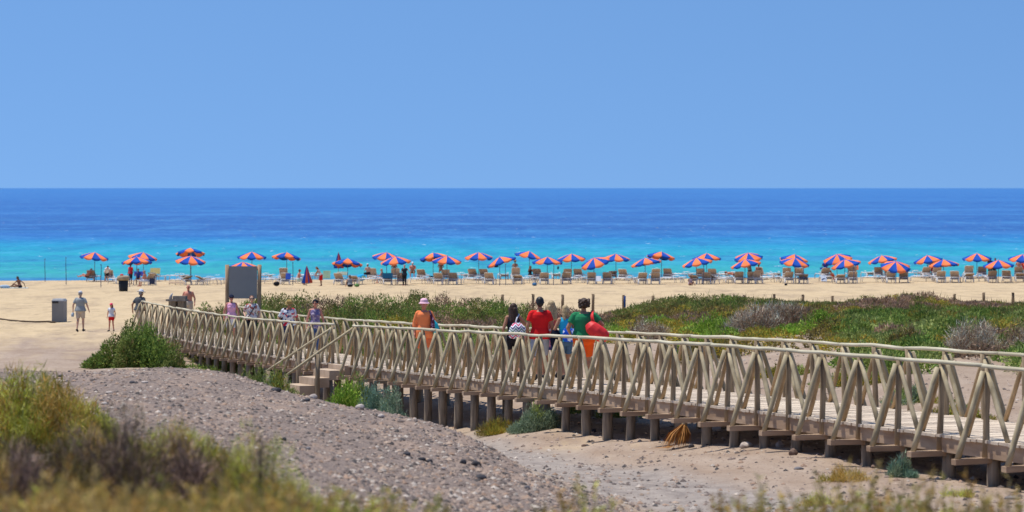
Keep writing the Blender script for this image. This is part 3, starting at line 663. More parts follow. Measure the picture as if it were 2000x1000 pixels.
    for s in (-1, 1):
        e, w = A[s]; mb.cap(sh[s], e, .05*k*wide**.5, .037*k*wide**.5); mb.cap(e, w, .038*k*wide**.5, .025*k)
        d = (w-e).normalized(); hp = w+d*.05*k
        mb.cap(w, hp, .024*k, .03*k, 8)
        if det:
            sx_ = d.cross(V((0, 1, 0))); sx_ = sx_.normalized() if sx_.length > .2 else V((1,0,0)); pn = sx_.cross(d).normalized()
            for fi, (off, ln) in enumerate(((-.027,.060), (-.009,.072), (.009,.068), (.026,.052))):
                b0 = hp+d*.02*k+pn*off*k; b1 = b0+(d*ln*.55+sx_*(-s)*.010)*k; b2 = b1+(d*ln*.4+sx_*(s)*-.022)*k
                mb.cap(b0, b1, .010*k, .0095*k, 6); mb.cap(b1, b2, .0095*k, .008*k, 6)
            th = w+d*.02*k+pn*.022*k; mb.cap(th, th+(d*.045+pn*.035)*k, .012*k, .009*k, 6)
        else: mb.ell(hp+d*.04*k, (.03*k, .02*k, .045*k))
        h, kn, an, toe = Lg[s]
        mb.cap(h, kn, .088*k*wide**.6, .056*k); mb.cap(kn, an, .054*k, .036*k); m_ = kn.lerp(an, .3); bk = (kn-h).cross(V((1,0,0))); mb.ell(m_+V((0,-.018,0))*k, (.052*k,.052*k,.10*k))
        mb.cap(an+V((0,-.02,-.03))*k, toe, .042*k, .030*k)
    body = bpy.data.objects.new('body', voxel(mb, 'body', SK[skin], vox*k)); COL.objects.link(body); body.parent = t
    def ch(mb, name, m, v=None, raw=False):
        me = mb.mesh(name, m) if raw else voxel(mb, name, m, (v or vox)*k, 1); o = bpy.data.objects.new(name, me); COL.objects.link(o); o.parent = t; return o
    # hair
    mb = MB(); mb.ell(Hd(0, -.012, 1.675), (.088*k, .098*k, .095*k), Rh); mb.ell(Hd(0, -.045, 1.635), (.080*k, .062*k, .085*k), Rh)
    if hairstyle == 'long':
        for s in (-1, 0, 1): mb.cap(Hd(s*.05, -.05, 1.62), T(s*.075, -.115, 1.30+.03*abs(s)), .052*k, .035*k)
        mb.cap(Hd(-.07,-.01,1.62), T(-.10,-.06,1.36), .035*k, .03*k); mb.cap(Hd(.07,-.01,1.62), T(.10,-.06,1.36), .035*k, .03*k)
    if hairstyle == 'bob': mb.ell(Hd(0, -.04, 1.61), (.095*k, .075*k, .10*k), Rh); mb.cap(Hd(-.03,-.06,1.56), Hd(-.02,-.09,1.46), .05*k, .035*k)
    if hairstyle == 'curly':
        for q in range(26):
            a = q*2.4; z = 1.72-.0055*q; mb.ell(Hd(math.cos(a)*.085, math.sin(a)*.08-.025, z-.0), (.034*k, .034*k, .032*k))
    if hairstyle == 'bun': mb.ell(Hd(0, -.115, 1.68), (.04*k,.04*k,.04*k))
    if hairstyle != 'none' and hat != 'bald': ch(mb, 'hair', HR[hair])
    if det:
        mb = MB()
        if glasses:
            for s in (-1, 1): mb.ell(Hd(s*.034, .100, 1.657), (.030*k, .012*k, .022*k), Rh, 10, 6)
            mb.beam(Hd(-.078, .02, 1.66), Hd(-.05, .10, 1.66), .006*k, .012*k); mb.beam(Hd(.078, .02, 1.66), Hd(.05, .10, 1.66), .006*k, .012*k); mb.beam(Hd(-.03, .108, 1.665), Hd(.03, .108, 1.665), .006*k, .008*k)
            ch(mb, 'sunglasses', M_blk, raw=True)
        else:
            for s in (-1, 1):
                mb = MB(); mb.ell(Hd(s*.033, .097, 1.657), (.013*k, .008*k, .008*k), Rh, 8, 6); ch(mb, 'eye', M_eye, raw=True)
    if hat and hat != 'bald':
        kind, hm = hat; mb = MB()
        if kind == 'cap':
            mb.ell(Hd(0, -.005, 1.69), (.094*k, .105*k, .085*k), Rh); mb.ell(Hd(0, .115, 1.685), (.07*k, .075*k, .010*k), Rh)
        elif kind == 'bucket':
            up = Rh @ V((0,0,1)); mb.tube([Hd(0,0,1.665), Hd(0,0,1.695), Hd(0,0,1.76), Hd(0,0,1.785)], [.155*k,.105*k,.092*k,.055*k], 18)
        elif kind == 'brim':
            mb.tube([Hd(0,0,1.69), Hd(0,0,1.71)], [.19*k,.185*k], 22); mb.tube([Hd(0,0,1.70), Hd(0,0,1.775), Hd(0,0,1.80)], [.10*k,.09*k,.05*k], 18)
        elif kind == 'scarf':
            mb.ell(Hd(0, -.01, 1.685), (.098*k, .108*k, .088*k), Rh); mb.cap(Hd(.0,-.09,1.64), Hd(.02,-.12,1.56), .04*k, .02*k)
        elif kind == 'visor':
            mb.ell(Hd(0, .0, 1.70), (.10*k,.11*k,.05*k), Rh); mb.ell(Hd(0, .11, 1.695), (.09*k,.08*k,.012*k), Rh)
        ch(mb, 'hat' if kind in ('brim','bucket') else ('headscarf' if kind == 'scarf' else 'cap'), hm)
    # lower garment first
    if bottom:
        kind, m = bottom; mb = MB()
        if kind in ('shorts', 'trousers', 'longs'):
            torso(mb, .014, .80, 1.03)
            for s in (-1, 1):
                h, kn, an, toe = Lg[s]; f = blen
                if kind == 'shorts': e = h.lerp(kn, min(f*2, 1.0)); mb.tube([h+V((0,0,.03)), h.lerp(e, .4), e], [.104*k*wide**.6, .103*k*wide**.5, (.098-.022*min(f*2,1))*k*wide**.5], 14)
                else: mb.tube([h+V((0,0,.03)), h.lerp(kn, .5), kn, kn.lerp(an, .5), an+V((0,0,.02))], [.104*k*wide**.6, .09*k*wide**.5, .072*k, .066*k, .062*k], 14)
        elif kind == 'skirt':
            h0 = T(0, 0, 1.03); z = blen; kz = (Lg[-1][1]+Lg[1][1])/2; e = T(0,0,.93).lerp(kz, z)
            mb.tube([h0, T(0,0,.93), e], [.125*k, .145*k, .16*k], 20, ry=[.16*k*wide, .19*k*wide, .20*k*wide], side=Rt @ V((0,1,0)))
        elif kind == 'briefs': torso(mb, .010, .82, .97)
        ch(mb, {'shorts':'shorts','trousers':'trousers','longs':'trousers','skirt':'skirt','briefs':'swimwear'}[kind], m)
    if top:
        kind, m = top; mb = MB()
        loose = {'tee': .022, 'tank': .013, 'shirt': .03, 'tunic': .04, 'bikini': .012}[kind]
        if kind == 'bikini': torso(mb, .010, 1.20, 1.33)
        else:
            torso(mb, loose, hemz, neckz, flare=(.02 if kind in ('tee', 'tank') else .03))
            if fem:
                for s in (-1, 1): mb.ell(T(s*.07, .10, 1.27), (.066*k, .060*k, .064*k))
            if kind != 'tank':
                mb.cap(T(-sw*.97, -.01, 1.408), T(sw*.97, -.01, 1.408), .058*k, .058*k)
                for s in (-1, 1):
                    e, w = A[s]; f = sleeve
                    if f <= 1: q = [sh[s], sh[s].lerp(e, f*.5), sh[s].lerp(e, f)]; rr = [.062*k*wide**.5, .066*k*wide**.5, .064*k*wide**.5]
                    else: q = [sh[s], sh[s].lerp(e, .5), e, e.lerp(w, f-1)]; rr = [.064*k, .066*k, .062*k, .06*k]
                    mb.tube(q, rr, 12)
            else:
                for s in (-1, 1): mb.cap(T(s*.095, .05, 1.38), T(s*.10, -.03, 1.435), .03*k, .03*k); mb.cap(T(s*.10, -.03, 1.435), T(s*.09, -.08, 1.36), .03*k, .03*k)
        ch(mb, {'tee':'tee_shirt','tank':'tank_top','shirt':'shirt','tunic':'tunic','bikini':'bikini_top'}[kind], m)
    if shoes:
        for s in (-1, 1):
            mb = MB(); h, kn, an, toe = Lg[s]; mb.cap(an+V((0,-.025,-.035))*k, toe, .050*k, .040*k); ch(mb, 'shoe', shoes)
    t['k_'] = 0; del t['k_']
    info = {'T': T, 'H': Hd, 'A': A, 'L': Lg, 'k': k, 'M': Matrix.Translation(V(loc)) @ Matrix.Rotation(rz, 4, 'Z')}
    return t, info
PI = math.pi
walk_l = lambda a=.22: {-1: ((-.10, a*.75, .52), (-.10, a*.9, .10), (-.11, a*.9+.17, .06)), 1: ((.10, -.02, .50), (.10, -a-.06, .13), (.11, -a+.08, .03))}
walk_r = lambda a=.22: {1: ((.10, a*.75, .52), (.10, a*.9, .10), (.11, a*.9+.17, .06)), -1: ((-.10, -.02, .50), (-.10, -a-.06, .13), (-.11, -a+.08, .03))}
def face_dir(px_from, px_to): pass
WALKG = 'walkers on the boardwalk'
def deckperson(px, across, yaw_off, ht, label, **kw):
    p, u = on_deck(px, across); i = int(u); tg = tang[i]; base = math.atan2(-tg.x, tg.y)      # facing away along the walk
    return person(p+V((0,0,.006)), base+R(yaw_off), ht, label, **kw)
# --- the group walking away on the near half
_, i1 = deckperson(1003, 1.15, -8, 1.76, 'woman in dark top and black shorts with long brown hair, striped bag on her back', skin='tan', hair='dark', hairstyle='long', fem=True, glasses=True,
    head=(-38, 5), legs=walk_l(.18), arms={1: ((.33, .10, 1.22), (.50, .26, 1.28)), -1: ((-.25, -.05, 1.13), (-.26, .0, .88))}, top=('tank', cloth('charcoal', (.03,.03,.04,1))), bottom=('shorts', cloth('black', (.02,.02,.025,1))), blen=.32)
_, i2 = deckperson(1055, 1.0, -14, 1.92, 'man in red tee shirt and pale grey shorts with short black hair', skin='tan', hair='black', hairstyle='short', legs=walk_r(.16), head=(4, 4), wide=1.08,
    top=('tee', cloth('red', (.72,.02,.022,1), .15)), bottom=('shorts', cloth('pale_grey', (.36,.38,.43,1))), blen=.5, hemz=.86, sleeve=.62, shoes=M_shoe)
_, i3 = deckperson(1077, 1.75, -2, 1.82, 'woman with long wavy blond hair in a red patterned top, behind the man in red', skin='tan', hair='blond', hairstyle='long', fem=True, legs=walk_l(.12),
    top=('tank', print_mat('red_print_cloth', (.45,.10,.09,1), [((.55,.45,.42,1), .56), ((.1,.03,.05,1), .6)])), bottom=('skirt', print_mat('navy_print_cloth', (.04,.04,.12,1), [((.5,.2,.25,1), .58)])), blen=.7)
_, i4 = deckperson(1104, 1.55, 0, 1.72, 'woman in turquoise top with blond ponytail, between red and green shirts', skin='tan', hair='blond', hairstyle='bob', fem=True, legs=walk_r(.15), head=(-15, 4),
    arms={-1: ((-.27, -.02, 1.18), (-.27, .16, .98)), 1: ((.24, -.03, 1.13), (.26, .08, .89))}, top=('tank', cloth('turquoise', (.03,.42,.66,1))), bottom=('shorts', cloth('denim', (.08,.15,.25,1))), blen=.38)
_, i5 = deckperson(1140, 1.05, -14, 1.90, 'stout woman in green tee shirt and orange shorts with a curly dark bob', skin='tan', hair='dark', hairstyle='curly', wide=1.28, legs=walk_r(.13), head=(12, 4),
    arms={1: ((.38, -.02, 1.20), (.36, .24, 1.20)), -1: ((-.33, -.03, 1.14), (-.26, .16, 1.0))}, top=('tee', cloth('green', (.03,.24,.10,1), .2)), bottom=('shorts', cloth('orange', (.90,.13,.02,1), .12)), blen=.44, hemz=.93, sleeve=.62)
# the woman in orange
_, i6 = deckperson(829, 1.2, 175, 1.82, 'woman in long orange beach shirt and pink sun hat carrying towels on her arm', skin='red', hair='blond', hairstyle='short', fem=False, head=(-28, 3),
    arms={-1: ((-.27, .03, 1.14), (-.16, .20, 1.02)), 1: ((.24, -.05, 1.13), (.25, .0, .89))}, top=('tunic', cloth('coral', (1,.28,.10,1), .12)), bottom=('shorts', cloth('coral2', (.85,.20,.07,1))), hemz=.76, sleeve=1.35, hat=('bucket', cloth('pale_pink', (.85,.52,.60,1))), legs=walk_l(.1))
# four women coming toward the camera
_, j1 = deckperson(452, 1.2, 172, 1.68, 'woman in pale pink tank top, dark cap and sunglasses', skin='red', hair='dark', hairstyle='short', fem=True, glasses=True, wide=1.08, hat=('cap', cloth('navy', (.02,.025,.05,1))), legs=walk_l(.15),
    top=('tank', cloth('pink', (.82,.42,.58,1))), bottom=('shorts', cloth('white', (.70,.72,.76,1))), hemz=.86)
_, j2 = deckperson(492, 1.25, 170, 1.72, 'woman in white and brown patterned blouse with short dark hair and shoulder strap', skin='fair', hair='brown', hairstyle='short', fem=True, glasses=True, wide=1.1, legs=walk_r(.15),
    arms={1: ((.27, -.02, 1.15), (.24, .20, 1.04)), -1: ((-.27, .0, 1.13), (-.24, .16, .93))}, top=('shirt', print_mat('brown_floral_cloth', (.66,.62,.60,1), [((.38,.10,.08,1), .55), ((.20,.22,.26,1), .58)], 16)), bottom=('trousers', cloth('black', (.02,.02,.025,1))), sleeve=.8)
_, j3 = deckperson(563, 1.2, 178, 1.70, 'woman in straw hat and white blouse with red and navy flowers, leaning forward', skin='tan', hair='brown', hairstyle='short', fem=True, lean=12, head=(0, 18), wide=1.22, hat=('bucket', cloth('straw', (.38,.27,.10,1), .35)), legs=walk_l(.12),
    top=('shirt', print_mat('floral_cloth', (.72,.74,.78,1), [((.60,.02,.04,1), .57), ((.05,.08,.22,1), .56)], 15)), bottom=('trousers', cloth('navy2', (.03,.045,.12,1))), sleeve=.9)
_, j4 = deckperson(616, 1.25, 166, 1.74, 'woman in purple patterned vest with black headscarf and sunglasses', skin='red', hair='black', hairstyle='short', fem=True, glasses=True, hat=('scarf', cloth('black', (.02,.02,.025,1))), legs=walk_r(.12), head=(-8, 0),
    top=('tank', print_mat('purple_print_cloth', (.17,.14,.28,1), [((.42,.34,.42,1), .54)], 20)), bottom=('trousers', cloth('blue_denim', (.06,.12,.28,1))), hemz=.84)
# --- things they carry (things of their own)
def carried(name, mb, m, info, label, cat, extra=None, raw=False, vox=.012):
    me = mb.mesh(name, m) if raw else voxel(mb, name, m, vox, 1)
    o = bpy.data.objects.new(name, me); COL.objects.link(o); o.matrix_world = info['M']; tag(o, label, cat); return o
M_strp = stripe_mat('striped_canvas', [(.80,.80,.82,1), (.10,.10,.20,1), (.80,.80,.82,1), (.65,.05,.15,1), (.80,.80,.82,1), (.08,.14,.30,1), (.8,.8,.8,1), (.15,.30,.2,1)], 3.4, 2, 1.1)
k = i1['k']; T = i1['T']; mb = MB()
mb.tube([T(.06, -.20, 1.28), T(.06, -.22, 1.18), T(.07, -.23, 1.05), T(.08, -.22, .95), T(.08, -.21, .92)], [.06, .11, .12, .11, .07], 16, ry=[.10, .19, .24, .22, .13], side=(0,1,0))
bag = carried('beach_bag', mb, M_strp, i1, 'white beach bag with wavy navy and red stripes on the left woman', 'bag')
mb = MB(); mb.tube([T(.0,-.22,1.24), T(.06,-.16,1.40), T(.13,-.03,1.48), T(.16,.07,1.38), T(.13,-.10,1.26)], .018, 6); o = mb.build('bag_strap', cloth('white', (.70,.72,.76,1)), bag)
T = i5['T']; mb = MB(); M_rb = mat('red_nylon', (.78,.03,.03,1), .55, .35, var=.15, vscale=5, bump=.4)
mb.tube([T(.07,-.22,1.24), T(.12,-.25,1.17), T(.22,-.27,1.08), T(.34,-.26,1.0), T(.42,-.24,.95), T(.45,-.22,.93)], [.07,.125,.145,.14,.11,.05], 16, ry=[.09,.15,.17,.165,.13,.06], side=(0,1,0))
bag = carried('shoulder_bag', mb, M_rb, i5, 'big bright red duffel bag slung behind the woman in green', 'bag')
mb = MB(); mb.tube([T(.14,-.24,1.26), T(.13,-.19,1.38), T(.155,-.06,1.49), T(.17,.06,1.42)], .017, 6); mb.tube([T(.20,-.24,1.20), T(.16,-.19,1.37), T(.175,-.06,1.485)], .017, 6); mb.build('bag_strap', M_rb, bag)
T = i4['T']; mb = MB(); mb.tube([T(.05,-.19,1.20), T(.05,-.20,1.12), T(.05,-.20,.96), T(.05,-.19,.90)], [.04,.06,.07,.05], 14, ry=[.16,.18,.18,.14], side=(0,1,0))
bag = carried('tote_bag', mb, print_mat('blue_print_canvas', (.02,.10,.60,1), [((.72,.78,.9,1), .56)], 26), i4, 'bright blue tote bag with white pattern beside the green shirt', 'bag')
mb = MB(); T = i4['T']; mb.tube([T(-.24,.0,1.16), T(-.25,-.02,1.05), T(-.24,-.02,.90), T(-.22,-.02,.80)], [.05,.07,.08,.07], 12, ry=[.09,.12,.14,.11], side=(0,1,0))
carried('towel', mb, cloth('black_towel', (.012,.014,.03,1)), i4, 'folded black towel over the arm of the woman in turquoise', 'towel')
T = i6['T']; mb = MB(); mb.tube([T(-.20,.12,1.20), T(-.25,.14,1.10), T(-.29,.14,.95), T(-.31,.14,.82)], [.05,.06,.05,.045], 12, ry=[.06,.09,.09,.08], side=(0,1,0))
carried('towel', mb, cloth('aqua', (.03,.48,.58,1)), i6, 'turquoise towel hanging from the arm of the woman in orange', 'towel')
mb = MB(); mb.tube([T(-.13,-.0,1.46), T(-.16,.12,1.34), T(-.19,.17,1.20), T(-.19,.18,1.0), T(-.18,.16,.92)], [.025,.035,.05,.06,.04], 10); 
carried('scarf', mb, print_mat('dark_scarf_cloth', (.10,.03,.06,1), [((.45,.25,.35,1), .55)], 30), i6, 'dark patterned wrap over the shoulder of the woman in orange', 'scarf')
T = j2['T']; mb = MB(); mb.tube([T(-.14,-.02,1.47), T(-.10,.13,1.36), T(.0,.18,1.20), T(.10,.17,1.05), T(.19,.06,.95)], .014, 6); s_ = carried('cross_body_bag', mb, M_blk, j2, 'dark strap bag worn across the brown patterned blouse', 'bag', raw=True)
mb = MB(); mb.ell(T(.22,.02,.90), (.045,.09,.085)); mb.build('bag_pouch', M_shoe, s_)
T = j3['T']; mb = MB(); mb.tube([T(.12,.05,1.47), T(.16,-.10,1.40), T(.22,-.14,1.15), T(.23,-.13,.93)], [.03,.06,.09,.08], 12, ry=[.03,.05,.09,.09]); carried('shoulder_bag', mb, cloth('black_bag', (.015,.017,.03,1)), j3, 'black bag hanging behind the arm of the straw hat woman', 'bag')
# --- people on the sand nearer the camera
def onsand(px, py, lo=None): return ground_at(px, py, lo=lo)
p, s = onsand(157, 648, 80)
_, q1 = person(p, R(-8), 1.74, 'man in grey shirt, beige shorts and pale cap walking away across the sand', skin='fair', hair='grey', hat=('cap', cloth('pale', (.60,.60,.62,1))), legs=walk_r(.10), wide=1.12, vox=.014,
    top=('shirt', cloth('sage_grey', (.33,.36,.36,1))), bottom=('shorts', cloth('khaki', (.55,.47,.38,1))), blen=.42, sleeve=.7, hemz=.87, arms={-1: ((-.30,-.05,1.14), (-.33,.02,.90)), 1: ((.30,-.02,1.14),(.36,.04,.92))})
mb = MB(); a = q1['A'][-1][1]; mb.tube([a+V((0,.02,-.08)), a+V((-.02,.02,-.16)), a+V((-.03,.02,-.26))], [.03,.07,.06], 10); carried('carrier_bag', mb, cloth('pale_blue', (.35,.45,.55,1)), q1, 'small pale blue bag in the hand of the man in grey', 'bag')
p, s = onsand(217.5, 647, 80)
person(p, R(170), 1.20, 'small girl in white tee shirt, red shorts and pink cap standing on sand', skin='red', hair='brown', hat=('cap', cloth('hot_pink', (.85,.05,.16,1))), hairstyle='bob', vox=.016, head=(-25, 0),
    top=('tee', cloth('white', (.70,.72,.76,1))), bottom=('shorts', cloth('red', (.72,.02,.022,1))), blen=.28, legs={-1: ((-.11,.02,.50),(-.15,-.02,.09),(-.19,.12,.03)), 1: ((.11,.02,.5),(.15,-.02,.09),(.19,.12,.03))}, wide=.95)
p, s = onsand(272, 650, 75)
person(p, R(-30), 1.80, 'man in dark grey shirt and white brimmed hat stepping off the boardwalk end', skin='tan', hair='grey', hat=('brim', cloth('white', (.70,.72,.76,1))), lean=10, legs=walk_l(.2), wide=1.12, vox=.014,
    arms={-1: ((-.33,-.03,1.15), (-.38,.05,.90))}, top=('shirt', cloth('slate', (.09,.10,.11,1))), bottom=('shorts', cloth('khaki', (.55,.47,.38,1))), sleeve=.7)
p, s = onsand(368, 634, 60); 
person(p, R(172), 1.76, 'bald shirtless sunburnt man behind the weathered wooden bench', skin='red', hair='grey', hairstyle='none', wide=1.15, vox=.014, arms={1: ((.30,-.03,1.14),(.36,.02,.90)), -1: ((-.28,-.03,1.14),(-.30,.08,.92))}, bottom=('shorts', cloth('khaki', (.55,.47,.38,1))), blen=.45)
# --- beach people, small in the picture
BG = 'people among the umbrellas'
SIT_GROUND = {-1: ((-.14,.42,.32),(-.16,.68,.08),(-.17,.80,.06)), 1: ((.14,.44,.20),(.15,.80,.07),(.15,.92,.10))}
SIT = {-1: ((-.14,.42,.46),(-.15,.46,.09),(-.16,.6,.03)), 1: ((.14,.42,.46),(.15,.46,.09),(.16,.6,.03))}
LIE = {-1: ((-.10,.46,.50),(-.10,.86,.40),(-.12,.92,.50)), 1: ((.10,.44,.62),(.10,.80,.42),(.12,.86,.52))}
def bp(px, s, dz=0): v = beach_pt(px, s); v.z += dz; return v
def bperson(px, s, yaw, ht, label, pose='stand', dz=0, **kw):
    kw.setdefault('vox', .02); kw.setdefault('det', False); kw.setdefault('shoes', None)
    if pose == 'ground': kw.setdefault('legs', SIT_GROUND); kw.setdefault('pelvis', .13); kw.setdefault('lean', 12); kw.setdefault('arms', {-1: ((-.26,.10,.42),(-.22,.34,.28)), 1: ((.26,.10,.42),(.22,.34,.28))})
    if pose == 'sit': kw.setdefault('legs', SIT); kw.setdefault('pelvis', .47); kw.setdefault('lean', 8); kw.setdefault('arms', {-1: ((-.26,.08,.74),(-.18,.32,.66)), 1: ((.26,.08,.74),(.18,.32,.66))})
    if pose == 'lie': kw.setdefault('legs', LIE); kw.setdefault('pelvis', .46); kw.setdefault('lean', -38); kw.setdefault('arms', {-1: ((-.28,-.20,.66),(-.24,.05,.54)), 1: ((.28,-.20,.66),(.24,.05,.54))})
    return person(bp(px, s, dz), R(yaw), ht, label, BG, **kw)
nv = cloth('navy', (.02,.025,.05,1)); wt = cloth('white', (.70,.72,.76,1)); rd = cloth('red', (.72,.02,.022,1)); bk_ = cloth('black', (.02,.02,.025,1))
p, s = onsand(35, 563, 40); mb = MB(); 
for (x, w_, y) in ((0, 1.9, 0),): mb.box((-.2, 0, .02), (1.9, .8, .035))
tw = mb.build('beach_towel', cloth('ice_blue', (.45,.58,.62,1)), smooth=False, loc=p); tag(tw, 'pale blue towel under the lone sunbather at far left', 'towel')
person(p+V((.18, -.05, .04)), R(62), 1.72, 'deeply tanned lone sunbather sitting on a towel at far left', skin='dark', hair='dark', hairstyle='bob', lean=22, pelvis=.12, vox=.016, det=False, legs={-1: ((-.12,.48,.28),(-.14,.86,.08),(-.14,.98,.10)), 1: ((.12,.5,.10),(.14,.92,.08),(.14,1.02,.12))}, arms={-1: ((-.26,.25,.42),(-.2,.5,.30)), 1: ((.30,-.1,.36),(.34,-.22,.06))}, bottom=('briefs', bk_), shoes=None)
mb = MB(); mb.ell((0,0,.12), (.42,.2,.15)); o = mb.build('beach_bag', cloth('pale_blue', (.35,.45,.55,1)), loc=bp(9, s)); tag(o, 'pale blue bag lying by the feet of the lone sunbather', 'bag')
bperson(170, 23.2, 62, 1.75, 'person reclining on the leftmost sunbed with legs stretched left', 'lie', skin='red', hair='grey', bottom=('briefs', bk_))
bperson(208, 23.4, 200, 1.7, 'person in white shirt bending over the second sunbed from left', 'stand', lean=55, pelvis=.9, hair='black', top=('shirt', wt), bottom=('shorts', bk_), arms={-1: ((-.22,.55,.95),(-.2,.6,.7)), 1: ((.22,.55,.95),(.2,.6,.7))})
bperson(255, 24.2, 150, 1.68, 'standing person in red top half hidden under the leftmost front umbrella', skin='dark', top=('tee', rd), bottom=('shorts', bk_))
bperson(270, 24.0, 185, 1.7, 'person in blue shirt seated behind the shirtless man at left', 'sit', skin='dark', hair='black', top=('tee', cloth('royal', (.04,.07,.35,1))), bottom=('shorts', bk_))
bperson(284, 25.2, 70, 1.76, 'shirtless man in white shorts sitting sideways near the dark bin', 'sit', skin='red', hair='grey', bottom=('shorts', wt), wide=1.1)
bperson(583, 24.6, -70, 1.74, 'sunburnt man sitting on a sunbed facing right, near the folded blue umbrella', 'sit', skin='red', hair='brown', bottom=('shorts', cloth('mint', (.5,.65,.6,1))), wide=1.1)
bperson(627, 25.0, 80, 1.62, 'woman in red skirt stooping on the sand', 'stand', lean=32, skin='tan', hair='brown', hairstyle='bob', fem=True, top=('tank', print_mat('pale_print_cloth', (.5,.42,.4,1), [((.1,.05,.06,1), .6)])), bottom=('skirt', rd), blen=1.0, arms={-1: ((-.2,.45,1.0),(-.2,.5,.75)), 1: ((.2,.45,1.0),(.2,.5,.75))})
bperson(684, 25.4, 20, 1.75, 'auburn haired person in grey vest sitting on sand by green plant', 'ground', skin='fair', hair='brown', hairstyle='bob', top=('tank', cloth('grey_vest', (.25,.26,.28,1))), bottom=('shorts', bk_), wide=1.15, hemz=.95)
bperson(719, 23.6, 30, 1.74, 'pale person in white hat seated left of a tall backed sunbed', 'sit', dz=.25, skin='fair', hair='brown', hat=('cap', wt), bottom=('shorts', bk_), wide=1.15)
bperson(747, 24.0, 70, 1.65, 'person seated low behind the dark blue towel on a sunbed', 'sit', skin='red', hair='blond', hairstyle='bob', top=('tank', cloth('grey_vest', (.25,.26,.28,1))))
bperson(770, 22.9, 0, 1.7, 'dark skinned person sitting under the sixth back umbrella, only head visible', 'sit', dz=.35, skin='dark', hair='black')
bperson(790, 25.0, 165, 1.68, 'woman in black top and trousers standing with arms held out', skin='red', hair='grey', top=('tee', cloth('ink', (.03,.035,.05,1))), bottom=('trousers', bk_), wide=1.12, arms={-1: ((-.34,.02,1.22),(-.46,.10,1.02)), 1: ((.28,-.02,1.14),(.30,.05,.92))})
bperson(806, 23.3, 178, 1.78, 'broad shirtless man in white cap standing behind the woman in black', 'sit', dz=.3, skin='red', hair='grey', hat=('cap', wt), bottom=('shorts', cloth('olive', (.15,.14,.1,1))), wide=1.25)
bperson(861, 22.9, 0, 1.72, 'person with big black curly hair seated behind a raised sunbed back', 'sit', dz=.38, skin='dark', hair='black', hairstyle='curly')
bperson(1006, 22.8, 0, 1.74, 'person in straw hat peeking above a raised brown sunbed back', 'sit', dz=.36, skin='tan', hair='brown', hat=('brim', cloth('straw', (.38,.27,.10,1), .35)))
bperson(1035, 23.6, -40, 1.66, 'woman in black top sitting upright under the leaning umbrella', 'sit', dz=.1, skin='dark', hair='brown', hairstyle='long', top=('tank', bk_), bottom=('shorts', cloth('pale_grey', (.36,.38,.43,1))))
bperson(1348, 25.0, -160, 1.5, 'person in lilac towel squatting by the low front sunbed', 'ground', skin='dark', hair='dark', top=('tank', cloth('lilac', (.55,.42,.5,1))))
bperson(1432, 23.3, -75, 1.72, 'sunburnt person lying flat on a white back row sunbed', 'lie', lean=-75, skin='red', hair='brown', bottom=('briefs', nv))
bperson(1464, 23.6, -60, 1.7, 'dark figure standing in the shade beside the seated black haired person', 'stand', skin='dark', hair='black', top=('tee', cloth('taupe', (.16,.14,.12,1))), bottom=('shorts', bk_))
bperson(1481, 23.5, -30, 1.66, 'black haired person sitting on the steep sunbed turned right', 'sit', dz=.15, skin='dark', hair='black')
bperson(1612, 23.0, 10, 1.78, 'dark haired man on a sunbed draped with a blue towel', 'sit', dz=.3, skin='dark', hair='dark', top=('tee', cloth('royal', (.04,.07,.35,1))))
bperson(1630, 24.4, -62, 1.68, 'tanned woman reclining with knees bent, red towel at her feet', 'lie', skin='tan', hair='brown', bottom=('briefs', rd), top=('bikini', rd))
bperson(1818, 23.0, 15, 1.74, 'sunburnt person standing between two sunbeds, head hidden by umbrella', 'stand', skin='red', hair='brown', bottom=('shorts', rd))
bperson(1829, 22.7, -15, 1.70, 'second sunburnt person standing close behind the first at right', 'stand', skin='red', hair='dark', bottom=('shorts', rd))
bperson(1934, 23.0, 160, 1.72, 'person in black clothes standing behind the back row near right edge', 'stand', skin='dark', hair='black', top=('shirt', bk_), bottom=('trousers', bk_))
bperson(1942, 22.8, 200, 1.66, 'shorter person in black leaning beside another in black', 'stand', lean=15, skin='dark', hair='black', top=('shirt', bk_), bottom=('trousers', bk_))
bperson(1990, 23.0, 0, 1.74, 'sunburnt man sitting at the right edge behind a sunbed', 'sit', dz=.3, skin='red', hair='brown', wide=1.15)
bperson(1999, 22.8, 0, 1.66, 'second sunburnt person sitting beside him at the right edge', 'sit', dz=.25, skin='red', hair='brown', top=('tank', rd))
# towels, bags and loose things among the beds
def towel_on(px, s, z, w, h, m, label, yaw=0, lean=30):
    mb = MB(); Rm = Matrix.Rotation(R(yaw), 3, 'Z') @ Matrix.Rotation(-R(lean)+R(0), 3, 'X'); n = 5
    for i in range(n): mb.box(Rm @ V((-w/2+w*(i+.5)/n, .012*math.sin(i*2.1), 0)), (w/n*1.02, .035, h), Rm)
    o = mb.build('beach_towel', m, smooth=False, loc=bp(px, s, z)); return tag(o, label, 'towel', 'towels on the sunbeds')
towel_on(303, 22.9, .82, .85, .55, stripe_mat('yellow_striped_cloth', [(.50,.42,.10,1), (.3,.28,.2,1), (.55,.45,.15,1)], 14, 0), 'yellow striped towel over the sunbed back behind the shirtless man')
towel_on(273, 23.7, .75, .95, .42, cloth('royal', (.04,.07,.35,1)), 'dark blue towel stretched under the leftmost front umbrella')
towel_on(297, 25.2, .42, .40, .5, nv, 'navy towel hanging behind the shirtless seated man')
towel_on(554, 22.7, .86, .68, .40, stripe_mat('brown_striped_cloth', [(.28,.17,.10,1), (.62,.42,.26,1)], 12, 0), 'brown striped towel over the steep sunbed back, left centre')
towel_on(563, 24.7, .72, .40, .55, cloth('cobalt', (.03,.08,.38,1)), 'cobalt blue towel on a front sunbed below the tilted umbrella')
